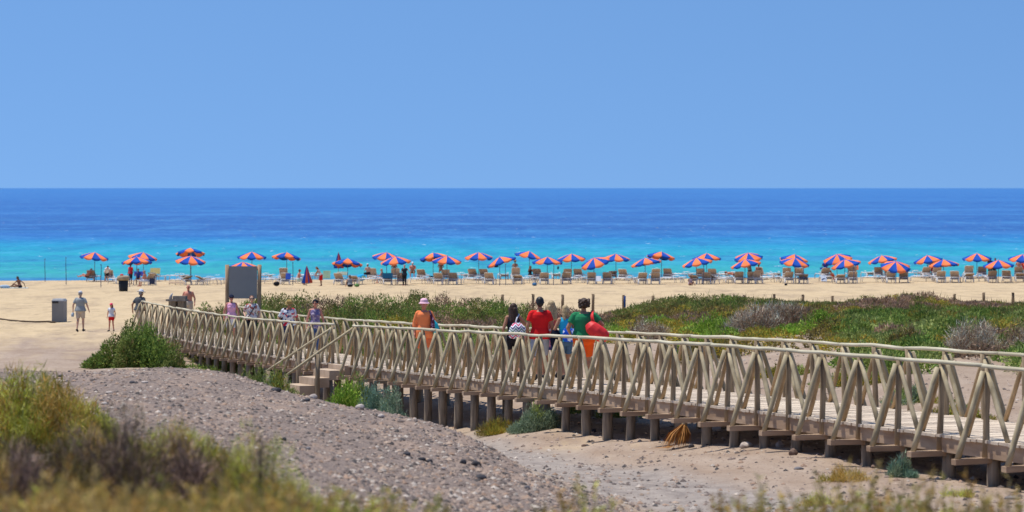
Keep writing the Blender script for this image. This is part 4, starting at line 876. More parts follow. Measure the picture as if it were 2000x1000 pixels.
towel_on(638, 23.6, .62, .62, .72, cloth('pale_green', (.28,.40,.27,1)), 'pale green towel on a back row sunbed, rounded top')
towel_on(668, 23.9, .80, .82, .30, stripe_mat('green_striped_cloth', [(.30,.36,.22,1), (.50,.52,.42,1)], 9, 2), 'green striped towel behind the folded red umbrella')
towel_on(757, 25.0, .80, .80, .48, cloth('petrol', (.01,.07,.14,1)), 'dark petrol blue towel over a low front sunbed')
towel_on(1567, 24.8, .52, .85, .14, nv, 'dark towel along a half lowered front sunbed', lean=70)
towel_on(1611, 22.8, .82, .85, .16, cloth('royal', (.04,.07,.35,1)), 'blue towel along the top of the seated man\'s sunbed')
towel_on(1609, 24.6, .45, .45, .55, print_mat('blue_white_cloth', (.6,.65,.72,1), [((.03,.06,.15,1), .52)], 8), 'white and dark blue towel hanging on a front sunbed')
towel_on(1662, 22.8, .86, .60, .42, cloth('maroon', (.22,.015,.06,1)), 'maroon towel over the raised back, beside the orange towel')
towel_on(1675, 22.75, .86, .16, .42, cloth('coral2', (.85,.20,.07,1)), 'narrow orange towel edge beside the maroon towel')
towel_on(1895, 22.8, .90, .60, .20, cloth('moss', (.08,.16,.05,1)), 'mossy green towel on top of a sunbed back near the right')
towel_on(1169, 25.0, .55, .40, .45, wt, 'white towel bundled between two front sunbeds')
towel_on(345, 25.0, .3, 1.2, .25, cloth('tan_towel', (.42,.30,.2,1)), 'tan towel bunched on the left low sunbed', lean=60)
def lump(px, s, z, r, m, name, label, cat):
    mb = MB(); mb.ell((0,0,0), r); mb.ell((r[0]*.3, -r[1]*.2, r[2]*.5), (r[0]*.55, r[1]*.6, r[2]*.55)); mb.tube([(-r[0]*.4,0,r[2]*.7), (-r[0]*.1,0,r[2]*1.5), (r[0]*.35,0,r[2]*.8)], .012, 5)
    o = mb.build(name, m, loc=bp(px, s, z+r[2]*.9)); return tag(o, label, cat, 'bags on the sand')
lump(705, 23.6, 0.1, (.4,.2,.28), print_mat('bright_blue_cloth', (.02,.40,.72,1), [((.6,.8,.2,1), .6)], 8), 'beach_bag', 'bright blue and yellow bag behind the grey vest person', 'bag')
lump(1044, 25.1, 0, (.2,.15,.13), cloth('steel_blue', (.06,.17,.33,1)), 'beach_bag', 'steel blue bag on the sand below the white umbrella table', 'bag')
lump(540, 25.2, .05, (.25,.15,.18), bk_, 'backpack', 'black bag under the white sunbed right of the notice board', 'bag')
lump(1535, 25.2, 0, (.12,.1,.08), bk_, 'beach_bag', 'small black bag under a front sunbed, right of centre', 'bag')
lump(842, 23.3, .2, (.3,.15,.1), bk_, 'beach_bag', 'flat black bag on a white sunbed, left of two raised backs', 'bag')
lump(969, 23.0, 1.05, (.22,.15,.1), nv, 'sun_hat', 'dark hat hanging below the strongly leaning umbrella', 'hat')
lump(1090, 23.4, .95, (.08,.06,.13), nv, 'hanging_pouch', 'small dark pouch hanging from the pole between two umbrellas', 'pouch')
lump(697, 25.4, 0, (.2,.15,.13), cloth('leaf_green', (.13,.27,.08,1)), 'beach_bag', 'green bag on the sand right of the grey vest person', 'bag')
lump(1182, 23.0, .0, (.12,.15,.3), cloth('taupe', (.16,.14,.12,1)), 'backpack', 'brown rucksack beside a back row sunbed, centre right', 'bag')
# ---------------------------------------------------------------- vegetation
M_leaf = attr_mat('leaf_material', .7, .15, .25); M_twig = attr_mat('twig_material', .9, .1); M_stone = attr_mat('stone_material', .9, .15)
PAL = {'deep': [(.030,.075,.018), (.055,.125,.028), (.08,.15,.035)], 'dark': [(.035,.055,.018), (.07,.085,.03), (.09,.075,.04)], 'bright': [(.085,.21,.022), (.14,.30,.04), (.20,.34,.06)],
 'olive': [(.10,.115,.025), (.17,.16,.035), (.22,.15,.03)], 'brown': [(.11,.06,.03), (.17,.10,.045), (.24,.12,.03)], 'mauve': [(.13,.10,.09), (.20,.155,.14), (.10,.075,.06)],
 'grey': [(.20,.165,.145), (.34,.29,.26), (.12,.10,.09)], 'sage': [(.10,.16,.10), (.17,.25,.17), (.22,.30,.20)], 'blue': [(.07,.15,.11), (.12,.22,.17), (.16,.27,.20)],
 'yg': [(.22,.26,.04), (.34,.34,.07), (.16,.22,.04), (.40,.36,.12)], 'straw': [(.46,.30,.09), (.36,.22,.06), (.42,.33,.14), (.28,.24,.07)], 'char': [(.05,.042,.04), (.11,.09,.085), (.20,.17,.16), (.03,.025,.025)],
 'frond': [(.42,.20,.05), (.28,.12,.03), (.52,.30,.10)], 'lightgreen': [(.13,.20,.06), (.20,.28,.10), (.09,.15,.04)]}
for _k, _m in (('deep', (3.0,2.05,1.8)), ('dark', (2.9,2.7,1.9)), ('bright', (1.8,1.35,1.3)), ('olive', (2.1,2.0,1.5)), ('brown', (1.2,1.75,1.4)), ('mauve', (2.1,1.8,1.35)), ('grey', (2.7,2.4,1.9)), ('sage', (1.4,1.25,1.2)), ('blue', (1.4,1.25,1.2)), ('yg', (2.15,1.85,1.5)), ('straw', (1.5,1.4,1.2)), ('char', (2.3,1.85,1.5)), ('lightgreen', (2.0,1.6,1.4))):
    PAL[_k] = [tuple(min(.62, c*m) for c, m in zip(q, _m)) for q in PAL[_k]]
PKEY = list(PAL)
PARR = {k: np.array(v) for k, v in PAL.items()}
def tri_mesh(name, tri, col, m):
    n = len(tri); me = bpy.data.meshes.new(name); me.vertices.add(n*3); me.vertices.foreach_set('co', tri.reshape(-1).astype(np.float32))
    me.loops.add(n*3); me.loops.foreach_set('vertex_index', np.arange(n*3, dtype=np.int32)); me.polygons.add(n)
    me.polygons.foreach_set('loop_start', np.arange(0, n*3, 3, dtype=np.int32)); me.polygons.foreach_set('loop_total', np.full(n, 3, np.int32))
    a = me.attributes.new('tint', 'FLOAT_COLOR', 'POINT'); c = np.repeat(np.concatenate([col, np.ones((n, 1))], 1), 3, axis=0); a.data.foreach_set('color', c.astype(np.float32).ravel())
    me.materials.append(m); me.update(); return me
def leaves(blobs, pals, per, L, Wd_, up=.5, shell=.35, ltaper=.4, low=-.05):
    """blobs: (n,6) x y z rx ry rz ; pals: palette name per blob"""
    n = len(blobs); B = np.repeat(blobs, per, axis=0); N_ = len(B)
    d = rng.normal(size=(N_, 3)); d[:, 2] = np.where(d[:, 2] < 0, np.abs(d[:, 2])*np.where(rng.random(N_) < .75, 1, low), d[:, 2]); d /= np.linalg.norm(d, axis=1, keepdims=True)
    r = 1-np.abs(rng.normal(size=N_))*shell; r = np.clip(r, .1, 1.15)
    lump = .82+.36*vnoise(d[:, 0]*2.3+B[:, 0]*3+50, d[:, 1]*2.3+d[:, 2]*3+B[:, 1]*2+50, 5)
    P_ = B[:, :3]+d*B[:, 3:6]*(r*lump)[:, None]
    dirn = d*(1-up)+np.array([0, 0, 1.])*up+rng.normal(size=(N_, 3))*.45; dirn /= np.linalg.norm(dirn, axis=1, keepdims=True)
    side = np.cross(dirn, rng.normal(size=(N_, 3))); side /= np.linalg.norm(side, axis=1, keepdims=True)+1e-9
    ln = L*(.6+.8*rng.random(N_))[:, None]; wd = Wd_*(.6+.8*rng.random(N_))[:, None]
    tri = np.stack([P_-side*wd/2, P_+side*wd/2, P_+dirn*ln], 1)
    pi = np.repeat(np.array([PKEY.index(p) for p in pals]), per); col = np.zeros((N_, 3))
    for i, k in enumerate(PKEY):
        msk = pi == i; c = PARR[k]; q = rng.integers(0, len(c), msk.sum()); col[msk] = c[q]*(.8+.4*rng.random((msk.sum(), 1)))
    bl = np.repeat(.70+.6*rng.random(n), per); return tri, col*bl[:, None]
def dome_blobs(cx, cy, rx, ry, h, nb, br, z0=None, skew=0, flat=.75):
    """lobes spread over a mound; returns blob array"""
    out = []
    for i in range(nb):
        a = random.uniform(0, 2*math.pi); q = math.sqrt(random.random()); x = cx+math.cos(a)*q*rx; y = cy+math.sin(a)*q*ry
        u = (x-cx)/rx-skew; hh = h*max(.18, (1-abs(q)**2.2*.8-abs(skew)*max(0, -u*math.copysign(1, skew))*.45)); r = br*random.uniform(.7, 1.3)
        g = gz(x, y) if z0 is None else z0
        out.append((x, y, g, r, r, max(hh*random.uniform(.8, 1.05), .06)))
    return np.array(out)
def plant(name, px, s, w, h, pals, label, cat='bush', nb=16, per=500, L=.10, Wl=.03, up=.45, group=None, br=None, dy=.7, skew=0, m=None, stems=8, shell=.35, stemcol='char'):
    cx = (px-1000)/s; cy = F/s; g = gz(cx, cy)
    B = dome_blobs(cx, cy, w/2, w/2*dy, h, nb, br or w/4.5, skew=skew); B[:, 0] -= cx; B[:, 1] -= cy; B[:, 2] -= g
    P_ = [random.choice(pals) for _ in B]
    t, c = leaves(B, P_, per, L, Wl, up, shell)
    root = thing(name, (cx, cy, g), 0, label, cat, group)
    o = bpy.data.objects.new('crown', tri_mesh('crown', t, c, m or M_leaf)); COL.objects.link(o); o.parent = root
    mb = MB()
    for i in range(stems):
        b = B[random.randrange(len(B))]; e = V((b[0]*.9+J(.05), b[1]*.9+J(.05), b[2]+b[5]*random.uniform(.7, 1.1)))
        s_ = V((b[0]*.25, b[1]*.25, -.05)); mid = s_.lerp(e, .5)+V((J(.06), J(.06), -.03)); mb.tube([s_, mid, e], [.014, .010, .004], 5)
    mb.build('stems', mat('twig_bark', (.16,.12,.09,1), .9, .1, var=.4), root); return root
def tuft(px, s, w, h, pals, label, n=34, lv=14, L=.05, Wl=.006, group=None):
    cx = (px-1000)/s; cy = F/s; g = gz(cx, cy); tr = []; cl = []; root = thing('dry_tuft', (cx, cy, g), 0, label, 'grass tuft', group); mb = MB()
    for i in range(n):
        a = random.uniform(0, 2*math.pi); q = math.sqrt(random.random()); b = V((math.cos(a)*q*w*.25, math.sin(a)*q*w*.25, -.03)); hh = h*random.uniform(.45, 1.0)*(1-.35*q)
        e = V((math.cos(a)*q*w*.6+J(.04), math.sin(a)*q*w*.6+J(.04), hh)); m_ = b.lerp(e, .5)+V((J(.03), J(.03), hh*.06)); mb.tube([b, m_, e], [.0035, .0028, .0012], 4)
        c = PARR[random.choice(pals)]; cc = c[random.randrange(len(c))]*random.uniform(.75, 1.2)
        for k in range(lv):
            t = random.uniform(.25, 1.02); p_ = (b.lerp(m_, t*2) if t < .5 else m_.lerp(e, t*2-1)); d = V((J(1), J(1), random.uniform(.2, 1.2))).normalized()*L*random.uniform(.5, 1.2); sd_ = d.cross(V((J(1), J(1), J(1)))).normalized()*Wl
            tr.append([p_-sd_, p_+sd_, p_+d]); cl.append(cc*random.uniform(.85, 1.15))
    o = bpy.data.objects.new('crown', tri_mesh('crown', np.array([[tuple(v) for v in t] for t in tr]), np.array(cl), M_leaf)); COL.objects.link(o); o.parent = root
    mb.build('stems', mat('dry_stem', (.30,.21,.11,1), .9, .1, var=.3), root); return root
# the two big banks of dune scrub behind the boardwalk, which read as one mass each
NAMED = [(1503,59.5,1.5), (1503,62.5,1.6), (1503,66,1.5), (1262,56,.9), (1262,58,.9), (1905,76,1.2), (1905,80,1.3), (1992,74,.7), (1775,72,.7), (1395,57.5,1.0), (1600,60,.8), (1345,52,.6)]
def bank(name, px0, px1, topy, sb, sfront, pick, count, label, per=330, exclude=None):
    bl = []; pl = []
    tx = [a for a, b in topy]; ty = [b for a, b in topy]; n = 0
    while len(bl) < count and n < count*6:
        n += 1
        D0 = F/sb; D1 = F/sfront(px0+(px1-px0)*.5); px = random.uniform(px0, px1); s = F/random.uniform(F/sfront(px), F/sb)
        if exclude and exclude(px, s): continue
        if vnoise(np.array([px/38.]), np.array([math.log(s)*22.]), 91)[0] < (.22 if s > sb*1.12 else .05): continue
        x = (px-1000)/s; y = F/s; g = gz(x, y)
        if any(((x-(qx-1000)/qs)/qr)**2+((y-F/qs)/(qr*1.1))**2 < 1 for qx, qs, qr in NAMED): continue
        zt = H-(np.interp(px, tx, ty)-367)/sb; t = min(1, max(0, (s-sb)/(sfront(px)-sb)))
        hb = max(.25, zt-g); h = hb*(1-t)**1.0+.5*(1-(1-t)**1.0); h *= random.uniform(.50, 1.10)
        if t < .06: h = max(.2, hb*random.uniform(.85, 1.05))
        r = random.uniform(.35, .75); bl.append((x, y, g, r, r, h)); pl.append(pick(px, s, t))
    B = np.array(bl); t_, c_ = leaves(B, pl, per, .10, .045, .12, .13)
    # loose woody sprigs standing above the mass
    idx = rng.integers(0, len(B), 1500); T0 = B[idx, :3].copy(); T0[:, 2] += B[idx, 5]*.85; T0[:, :2] += rng.normal(size=(1500, 2))*.25; dd = np.stack([rng.normal(size=1500)*.25, rng.normal(size=1500)*.25, np.ones(1500)], 1)
    sd_ = rng.normal(size=(1500, 3)); sd_[:, 2] = 0; sd_ /= np.linalg.norm(sd_, axis=1, keepdims=True); T1 = T0+dd*(.12+.3*rng.random((1500, 1)))
    tt = np.stack([T0-sd_*.014, T0+sd_*.014, T1], 1); cc = PARR['dark'][rng.integers(0, 3, 1500)]
    o = bpy.data.objects.new(name, tri_mesh(name, np.concatenate([t_, tt]), np.concatenate([c_, cc]), M_leaf)); COL.objects.link(o); tag(o, label, 'shrubs', None, 'stuff'); return o
def nz(px, s, sd, sc_=55.): return float(vnoise(np.array([px/sc_]), np.array([math.log(s)*16.]), sd)[0])
def pickL(px, s, t):
    a = nz(px, s, 11); b = nz(px, s, 12, 28.)
    if t < .3: return 'mauve' if a > .62 else ('dark' if b > .45 else 'brown' if b < .2 else 'deep')
    if px > 820 and t > .3: return 'mauve' if a > .5 and t < .6 else ('lightgreen' if t > .7 else 'dark')
    if px < 480: return 'deep' if b > .4 else 'dark'
    return 'deep' if b > .38 else ('olive' if a > .55 else 'dark')
bank('dune_scrub', 372, 1200, [(372,600),(400,592),(440,580),(520,573),(600,569),(680,575),(760,570),(820,567),(900,577),(980,584),(1050,592),(1120,602),(1200,612)], 44.5, lambda p: 58 if p < 1000 else 56, pickL, 760, 'dark green and brown dune scrub behind the left half of the boardwalk')
def pickR(px, s, t):
    a = nz(px, s, 21); b = nz(px, s, 22, 26.)
    if px > 1640:
        if t < .22: return 'mauve' if a > .55 else ('dark' if b > .5 else 'olive')
        if t < .35: return 'dark' if a > .5 else 'deep'
        return 'mauve' if (a > .78 and t > .5) else ('olive' if b > .68 else ('brown' if b < .10 else ('lightgreen' if a > .45 else 'deep')))
    if t < .2: return 'dark' if b > .35 else 'deep'
    if t < .5: return 'mauve' if a > .6 else ('brown' if b > .6 else ('olive' if b > .3 else 'dark'))
    return 'olive' if b > .55 else ('bright' if a > .42 else 'brown')
def exR(px, s):
    pc = 1655-(s-48)*4.2
    if s > 50 and abs(px-pc) < 16: return True
    return 1150 < px < 1330 and s > 57
bank('dune_scrub', 1200, 2080, [(1200,606),(1245,594),(1290,576),(1400,571),(1480,577),(1560,590),(1630,588),(1680,576),(1760,568),(1830,572),(1880,586),(1940,592),(2000,600),(2080,602)], 42.5, lambda p: 60 if p < 1340 else (68 if p < 1640 else 82), pickR, 1250, 'mixed green, mauve and brown dune scrub behind the right half of the boardwalk', exclude=exR)
# shrubs one can tell apart
plant('green_shrub', 283, 60, 3.5, 1.78, ['deep','deep','lightgreen','dark'], 'large dense green bush in front of the left end of the boardwalk', nb=54, per=760, L=.10, Wl=.04, up=.12, skew=.12, br=.40, shell=.14)
plant('green_shrub', 374, 62, .9, .9, ['deep','dark'], 'dark green bush tucked under the left part of the deck', nb=10, per=420, L=.12, Wl=.035)
plant('green_shrub', 498, 75, 1.7, 1.95, ['lightgreen','sage'], 'pale green bush below the deck, left of the stair posts', nb=26, shell=.14, br=.30, per=900, L=.12, Wl=.025, up=.2)
plant('green_shrub', 550, 78, 1.5, 1.8, ['lightgreen','olive'], 'pale green and yellowish bush immediately beside the stair posts', nb=26, shell=.14, br=.30, per=900, L=.12, Wl=.025, up=.2)
plant('green_shrub', 672, 84, 1.5, 1.62, ['bright','lightgreen','bright'], 'bright green bush at the foot of the wooden stairs', nb=26, shell=.14, br=.30, per=900, L=.11, Wl=.025, up=.25)
plant('green_shrub', 703, 76, 1.5, 1.5, ['deep','lightgreen'], 'green bush under the deck just right of the stairs', nb=26, shell=.14, br=.30, per=900, L=.11, Wl=.028)
plant('blue_green_shrub', 727, 95, .75, 1.42, ['blue','sage'], 'left one of two rounded blue-green bushes on the gravel edge', nb=26, shell=.12, br=.2, per=900, L=.07, Wl=.014, up=.2, group='blue-green bushes on the gravel edge')
plant('blue_green_shrub', 767, 96, .85, 1.42, ['blue','sage'], 'right one of two rounded blue-green bushes on the gravel edge', nb=26, shell=.12, br=.2, per=900, L=.07, Wl=.014, up=.2, group='blue-green bushes on the gravel edge')
plant('sage_shrub', 1051, 90, .9, .66, ['sage','sage','lightgreen'], 'round pale sage bush in front of the middle piles', nb=13, per=800, L=.08, Wl=.014, up=.6)
plant('dry_tuft', 970, 88, .9, .34, ['straw','olive','brown'], 'dry yellowish tuft left of the pale sage bush', cat='grass tuft', nb=9, per=320, L=.13, Wl=.012, up=.6)
plant('green_shrub', 1160, 83, 1.1, .62, ['bright','lightgreen'], 'bright green plant seen under the deck right of the sage bush', nb=9, per=350, L=.10, Wl=.025)
plant('green_shrub', 1245, 86, 1.4, .6, ['bright','lightgreen'], 'bright green plant seen between piles, left of the dry palm fronds', nb=9, per=350, L=.10, Wl=.025)
plant('blue_green_shrub', 1765, 126, .5, .36, ['blue','sage'], 'small blue-green bush beside a pile at the right', nb=9, per=420, L=.07, Wl=.012, up=.55)
plant('dead_shrub', 1503, 59.5, 2.8, 1.2, ['grey','grey','mauve'], 'large domed dead grey bush behind the right half of the handrail', nb=34, per=620, shell=.12, L=.22, Wl=.016, up=.25, m=M_twig, br=.5, stems=40)
plant('dead_shrub', 1262, 56, 1.5, .85, ['grey','mauve'], 'grey dead bush with white bare twigs near the centre right', nb=14, per=420, L=.16, Wl=.014, up=.3, m=M_twig, stems=14)
plant('dead_shrub', 1905, 76, 2.2, 1.0, ['grey','grey','mauve'], 'wide pale grey dead bush behind the handrails at far right', nb=20, per=520, L=.15, Wl=.012, up=.4, m=M_twig, br=.35, stems=16)
plant('dead_shrub', 1992, 74, 1.0, .9, ['grey','mauve'], 'grey dead bush cut by the right edge of the view', nb=10, per=420, L=.15, Wl=.012, up=.4, m=M_twig)
plant('dead_shrub', 1775, 72, 1.0, .75, ['mauve','brown'], 'purplish dry bush left of the wide pale grey bush', nb=10, per=420, L=.12, Wl=.02, m=M_twig)
plant('bright_shrub', 1395, 57.5, 2.1, .85, ['bright','bright','lightgreen'], 'bright green spreading bush left of the large grey dome bush', nb=20, per=480, L=.12, Wl=.035)
plant('bright_shrub', 1600, 60, 1.5, .75, ['bright','lightgreen'], 'bright green low bush right of the large grey dome bush', nb=14, per=450, L=.12, Wl=.035)
plant('bright_shrub', 1345, 52, .9, .5, ['bright','olive'], 'small vivid green bush among brown scrub, centre right', nb=9, per=380, L=.12, Wl=.035)
plant('green_shrub', 1680, 84, 1.6, .45, ['lightgreen','deep','olive'], 'green plant seen through the railings, below the trail', nb=12, per=350, L=.10, Wl=.025)
plant('green_shrub', 1530, 78, 1.2, .35, ['lightgreen','olive'], 'low green plant behind the far railing right of centre', nb=9, per=300, L=.10, Wl=.025)
plant('green_shrub', 1770, 92, 1.5, .42, ['lightgreen','sage','olive'], 'mixed green plant showing between posts at the right', nb=11, per=350, L=.10, Wl=.02)
plant('green_shrub', 1870, 100, 1.3, .45, ['lightgreen','olive'], 'yellowish green plant behind the far railing near right edge', nb=10, per=350, L=.10, Wl=.02)
# foreground plants, out of focus
FG = 'dry salt bushes in the foreground'
plant('grassy_bush', 60, 185, 1.7, .98, ['yg','yg','olive','straw'], 'large yellow-green grassy bush on the gravel mound at left', nb=46, per=900, L=.10, Wl=.010, up=.6, br=.24, skew=-.3, group=FG, shell=.3)
plant('grassy_bush', 190, 215, .8, .42, ['yg','straw','yg'], 'yellow-green tuft at the right foot of the large grassy bush', nb=18, per=600, L=.08, Wl=.007, up=.65, br=.14, group=FG)
plant('grassy_bush', 20, 240, 1.2, .48, ['brown','straw','char'], 'rusty brown bush below the large grassy bush at left edge', nb=26, per=800, L=.07, Wl=.006, up=.5, br=.16, group=FG)
plant('grassy_bush', 345, 245, 1.0, .60, ['yg','straw','olive'], 'yellowish bush crest behind the charcoal twig bush', nb=26, per=800, L=.07, Wl=.006, up=.6, br=.15, group=FG)
plant('twig_bush', 250, 300, 1.5, .68, ['char','char','char','brown'], 'wide charcoal grey bush of bare twigs in the foreground', nb=44, per=900, L=.10, Wl=.004, up=.3, br=.17, group=FG, m=M_twig, stems=40)
plant('twig_bush', 30, 330, .7, .50, ['char','char','straw'], 'grey bare twig bush at the bottom left edge', nb=20, per=800, L=.10, Wl=.004, up=.3, br=.13, group=FG, m=M_twig, stems=20)
plant('grassy_bush', 500, 330, .75, .62, ['yg','olive','straw','char'], 'dark and yellow bush right of the charcoal twig bush', nb=18, per=800, L=.06, Wl=.005, up=.6, br=.11, group=FG)
for i, (px, s, w, h, pals, lab) in enumerate([
 (40,470,.40,.52,['straw','yg'],'orange tuft in the bottom left corner'), (150,500,.34,.58,['straw','straw'],'tall orange sprig below the charcoal bush, far left'), (235,520,.32,.52,['straw','yg'],'orange sprig low in front of the charcoal bush'),
 (330,500,.34,.48,['straw','olive'],'blurred straw tuft below the middle of the charcoal bush'), (420,470,.40,.56,['yg','straw'],'yellow-green tuft at the bottom, right of the charcoal bush'), (530,460,.4,.56,['straw','yg','olive'],'blurred tuft at the bottom between left and centre'),
 (600,430,.4,.55,['olive','yg'],'olive tuft at the bottom, before the gravel opens'), (95,440,.40,.50,['straw','brown','yg'],'brown and orange tuft between the corner tuft and the tall orange sprig'), (285,440,.42,.46,['straw','yg'],'orange-green tuft in front of the charcoal bush, centre'), (380,420,.42,.50,['straw','straw','brown'],'brown-orange tuft at the lower right of the charcoal bush'), (475,420,.4,.54,['olive','straw'],'olive and straw tuft, third from the right in the bottom left cluster'), (650,410,.34,.5,['straw','brown'],'brown wispy tuft closing the bottom left cluster')]):
    tuft(px, s, w*1.5, h*.84, [q if q != 'yg' or i % 3 == 0 else 'straw' for q in pals], lab, n=110, lv=26, L=.045, Wl=.005, group='blurred tufts along the bottom edge')
for i, (px, s, w, h, lab) in enumerate([(700,400,.34,.56,'thin brown tuft on gravel, bottom centre left'), (765,380,.34,.52,'thin brown tuft just right of another on the gravel'), (1090,390,.2,.68,'tall sparse olive tuft at the bottom centre'), (1135,385,.18,.68,'tall sparse olive tuft beside its taller neighbour, bottom centre'),
 (1300,400,.24,.5,'short sparse tuft at the bottom, right of centre'), (1425,380,.3,.72,'sparse straw tuft at the bottom below the track'), (1500,370,.3,.68,'wiry straw tuft, bottom right of the track'), (1580,390,.3,.64,'low wiry tuft at the bottom right'), (1660,370,.3,.74,'straw tuft with upright stems, bottom right'),
 (1740,380,.3,.66,'thin straw tuft below the small blue-green bush'), (1830,370,.3,.70,'pale wiry tuft at the bottom far right'), (1910,385,.3,.70,'brown wiry tuft near the bottom right corner'), (1985,375,.24,.66,'wiry tuft cut by the bottom right corner')]):
    tuft(px, s, w*2.2, h*random.uniform(.78, 1.0), [['straw','yg','olive'], ['straw','olive'], ['straw','brown']][i % 3], lab, n=80, lv=22, L=.05, Wl=.0065, group='sparse tufts along the bottom edge')
plant('dry_tuft', 1650, 128, .7, .22, ['straw','olive'], 'straw coloured tuft on the ground before the right piles', cat='grass tuft', nb=7, per=200, L=.10, Wl=.007, up=.7)
plant('dry_tuft', 1600, 150, .7, .16, ['straw','yg'], 'low straw tuft on open dirt, lower right', cat='grass tuft', nb=7, per=160, L=.08, Wl=.005, up=.7)
plant('dry_tuft', 1870, 140, .5, .14, ['yg','straw'], 'tiny yellow-green tuft near the last visible piles', cat='grass tuft', nb=6, per=140, L=.07, Wl=.005, up=.7)
# ---------------------------------------------------------------- gravel and rocks
def stone_tris(Pc, r, col):
    n = len(Pc); base = np.array([(1,0,0),(0,1,0),(-1,0,0),(0,-1,0),(0,0,1),(0,0,-1)], float)
    v = base[None]*(r[:, None, None]*(.65+.7*rng.random((n, 6, 1)))); v[:, :, 2] *= .6; a = rng.random(n)*6.28; ca, sa = np.cos(a)[:, None], np.sin(a)[:, None]
    x = v[:, :, 0]*ca-v[:, :, 1]*sa; y = v[:, :, 0]*sa+v[:, :, 1]*ca; v = np.stack([x, y, v[:, :, 2]], -1)+Pc[:, None]
    f = np.array([(0,1,4),(1,2,4),(2,3,4),(3,0,4),(1,0,5),(2,1,5),(3,2,5),(0,3,5)]); t = v[:, f].reshape(-1, 3, 3); return t, np.repeat(col, 8, axis=0)
GC = np.array([(.15,.12,.105), (.25,.19,.155), (.33,.25,.20), (.09,.08,.075), (.40,.30,.225), (.48,.41,.34), (.35,.235,.165), (.21,.165,.14)])
def scatter(n, px0, px1, s0_, s1_, rmin, rmax, keep, pw=3.0):
    px = rng.uniform(px0, px1, n); s = np.exp(rng.uniform(math.log(s0_), math.log(s1_), n)); k = keep(px, s); px = px[k]; s = s[k]
    X = (px-1000)/s; Y = F/s; r = rmin+(rmax-rmin)*rng.random(len(px))**pw; Z = zfan(px, s)+r*.12
    return stone_tris(np.stack([X, Y, Z], 1), r, GC[rng.integers(0, len(GC), len(px))]*(.8+.4*rng.random((len(px), 1))))
t1, c1 = scatter(110000, -80, 2080, 95, 330, .006, .042, lambda p, s: rng.random(len(p)) < cover_masks(p, s)[0]*1.0, 4.5)
t2, c2 = scatter(46000, 700, 2080, 57, 210, .006, .06, lambda p, s: rng.random(len(p)) < (np.where(s < 80, (p > 1150)*1.0, 1.0))* .25+.75*fbm(p/70, np.log(s)*12, 55), 6)
o = bpy.data.objects.new('gravel', tri_mesh('gravel', np.concatenate([t1, t2]), np.concatenate([c1, c2]), M_stone)); COL.objects.link(o); tag(o, 'grey and mauve loose gravel covering the mound and the track sides', 'gravel', None, 'stuff')
M_rk = {'dark': mat('dark_rock', (.075,.072,.078,1), .85, .2, col2=(.035,.033,.035,1), vscale=9, bump=.6), 'pale': mat('pale_rock', (.52,.45,.39,1), .9, .1, col2=(.34,.28,.24,1), vscale=9, bump=.6), 'brown': mat('brown_rock', (.27,.19,.14,1), .9, .1, col2=(.15,.10,.08,1), vscale=9, bump=.6), 'grey': mat('grey_rock', (.26,.24,.24,1), .9, .1, col2=(.14,.13,.13,1), vscale=9, bump=.6)}
def rock(px, py, wpx, hpx, kind, label):
    p, s = ground_at(px, py); w = wpx/s; h = hpx/s; mb = MB(); mb.ell((0,0,0), (w/2, w/2*.8, h/2), None, 12, 9)
    sd_ = random.random()*99; vs = []
    for v_ in mb.v:
        v_ = V(v_); d = noise.noise(v_*(2.2/w)+V((sd_, 0, 0)))*.34+noise.noise(v_*(6/w)+V((sd_, 3, 0)))*.14; v_ = v_*(1+d)
        for ax in ((1,.3,.4), (-.7,.6,.5), (.2,-.9,.4)):     # a few split faces
            a_ = V(ax).normalized(); dd = v_.dot(a_); lim = w*.36
            if dd > lim: v_ -= a_*(dd-lim)
        vs.append(tuple(v_))
    mb.v = vs; o = mb.build('rock', M_rk[kind], smooth=False, loc=p+V((0, 0, h*.28))); o.rotation_euler = (0, 0, random.random()*.4); tag(o, label, 'rock', 'rocks on the gravel and track')
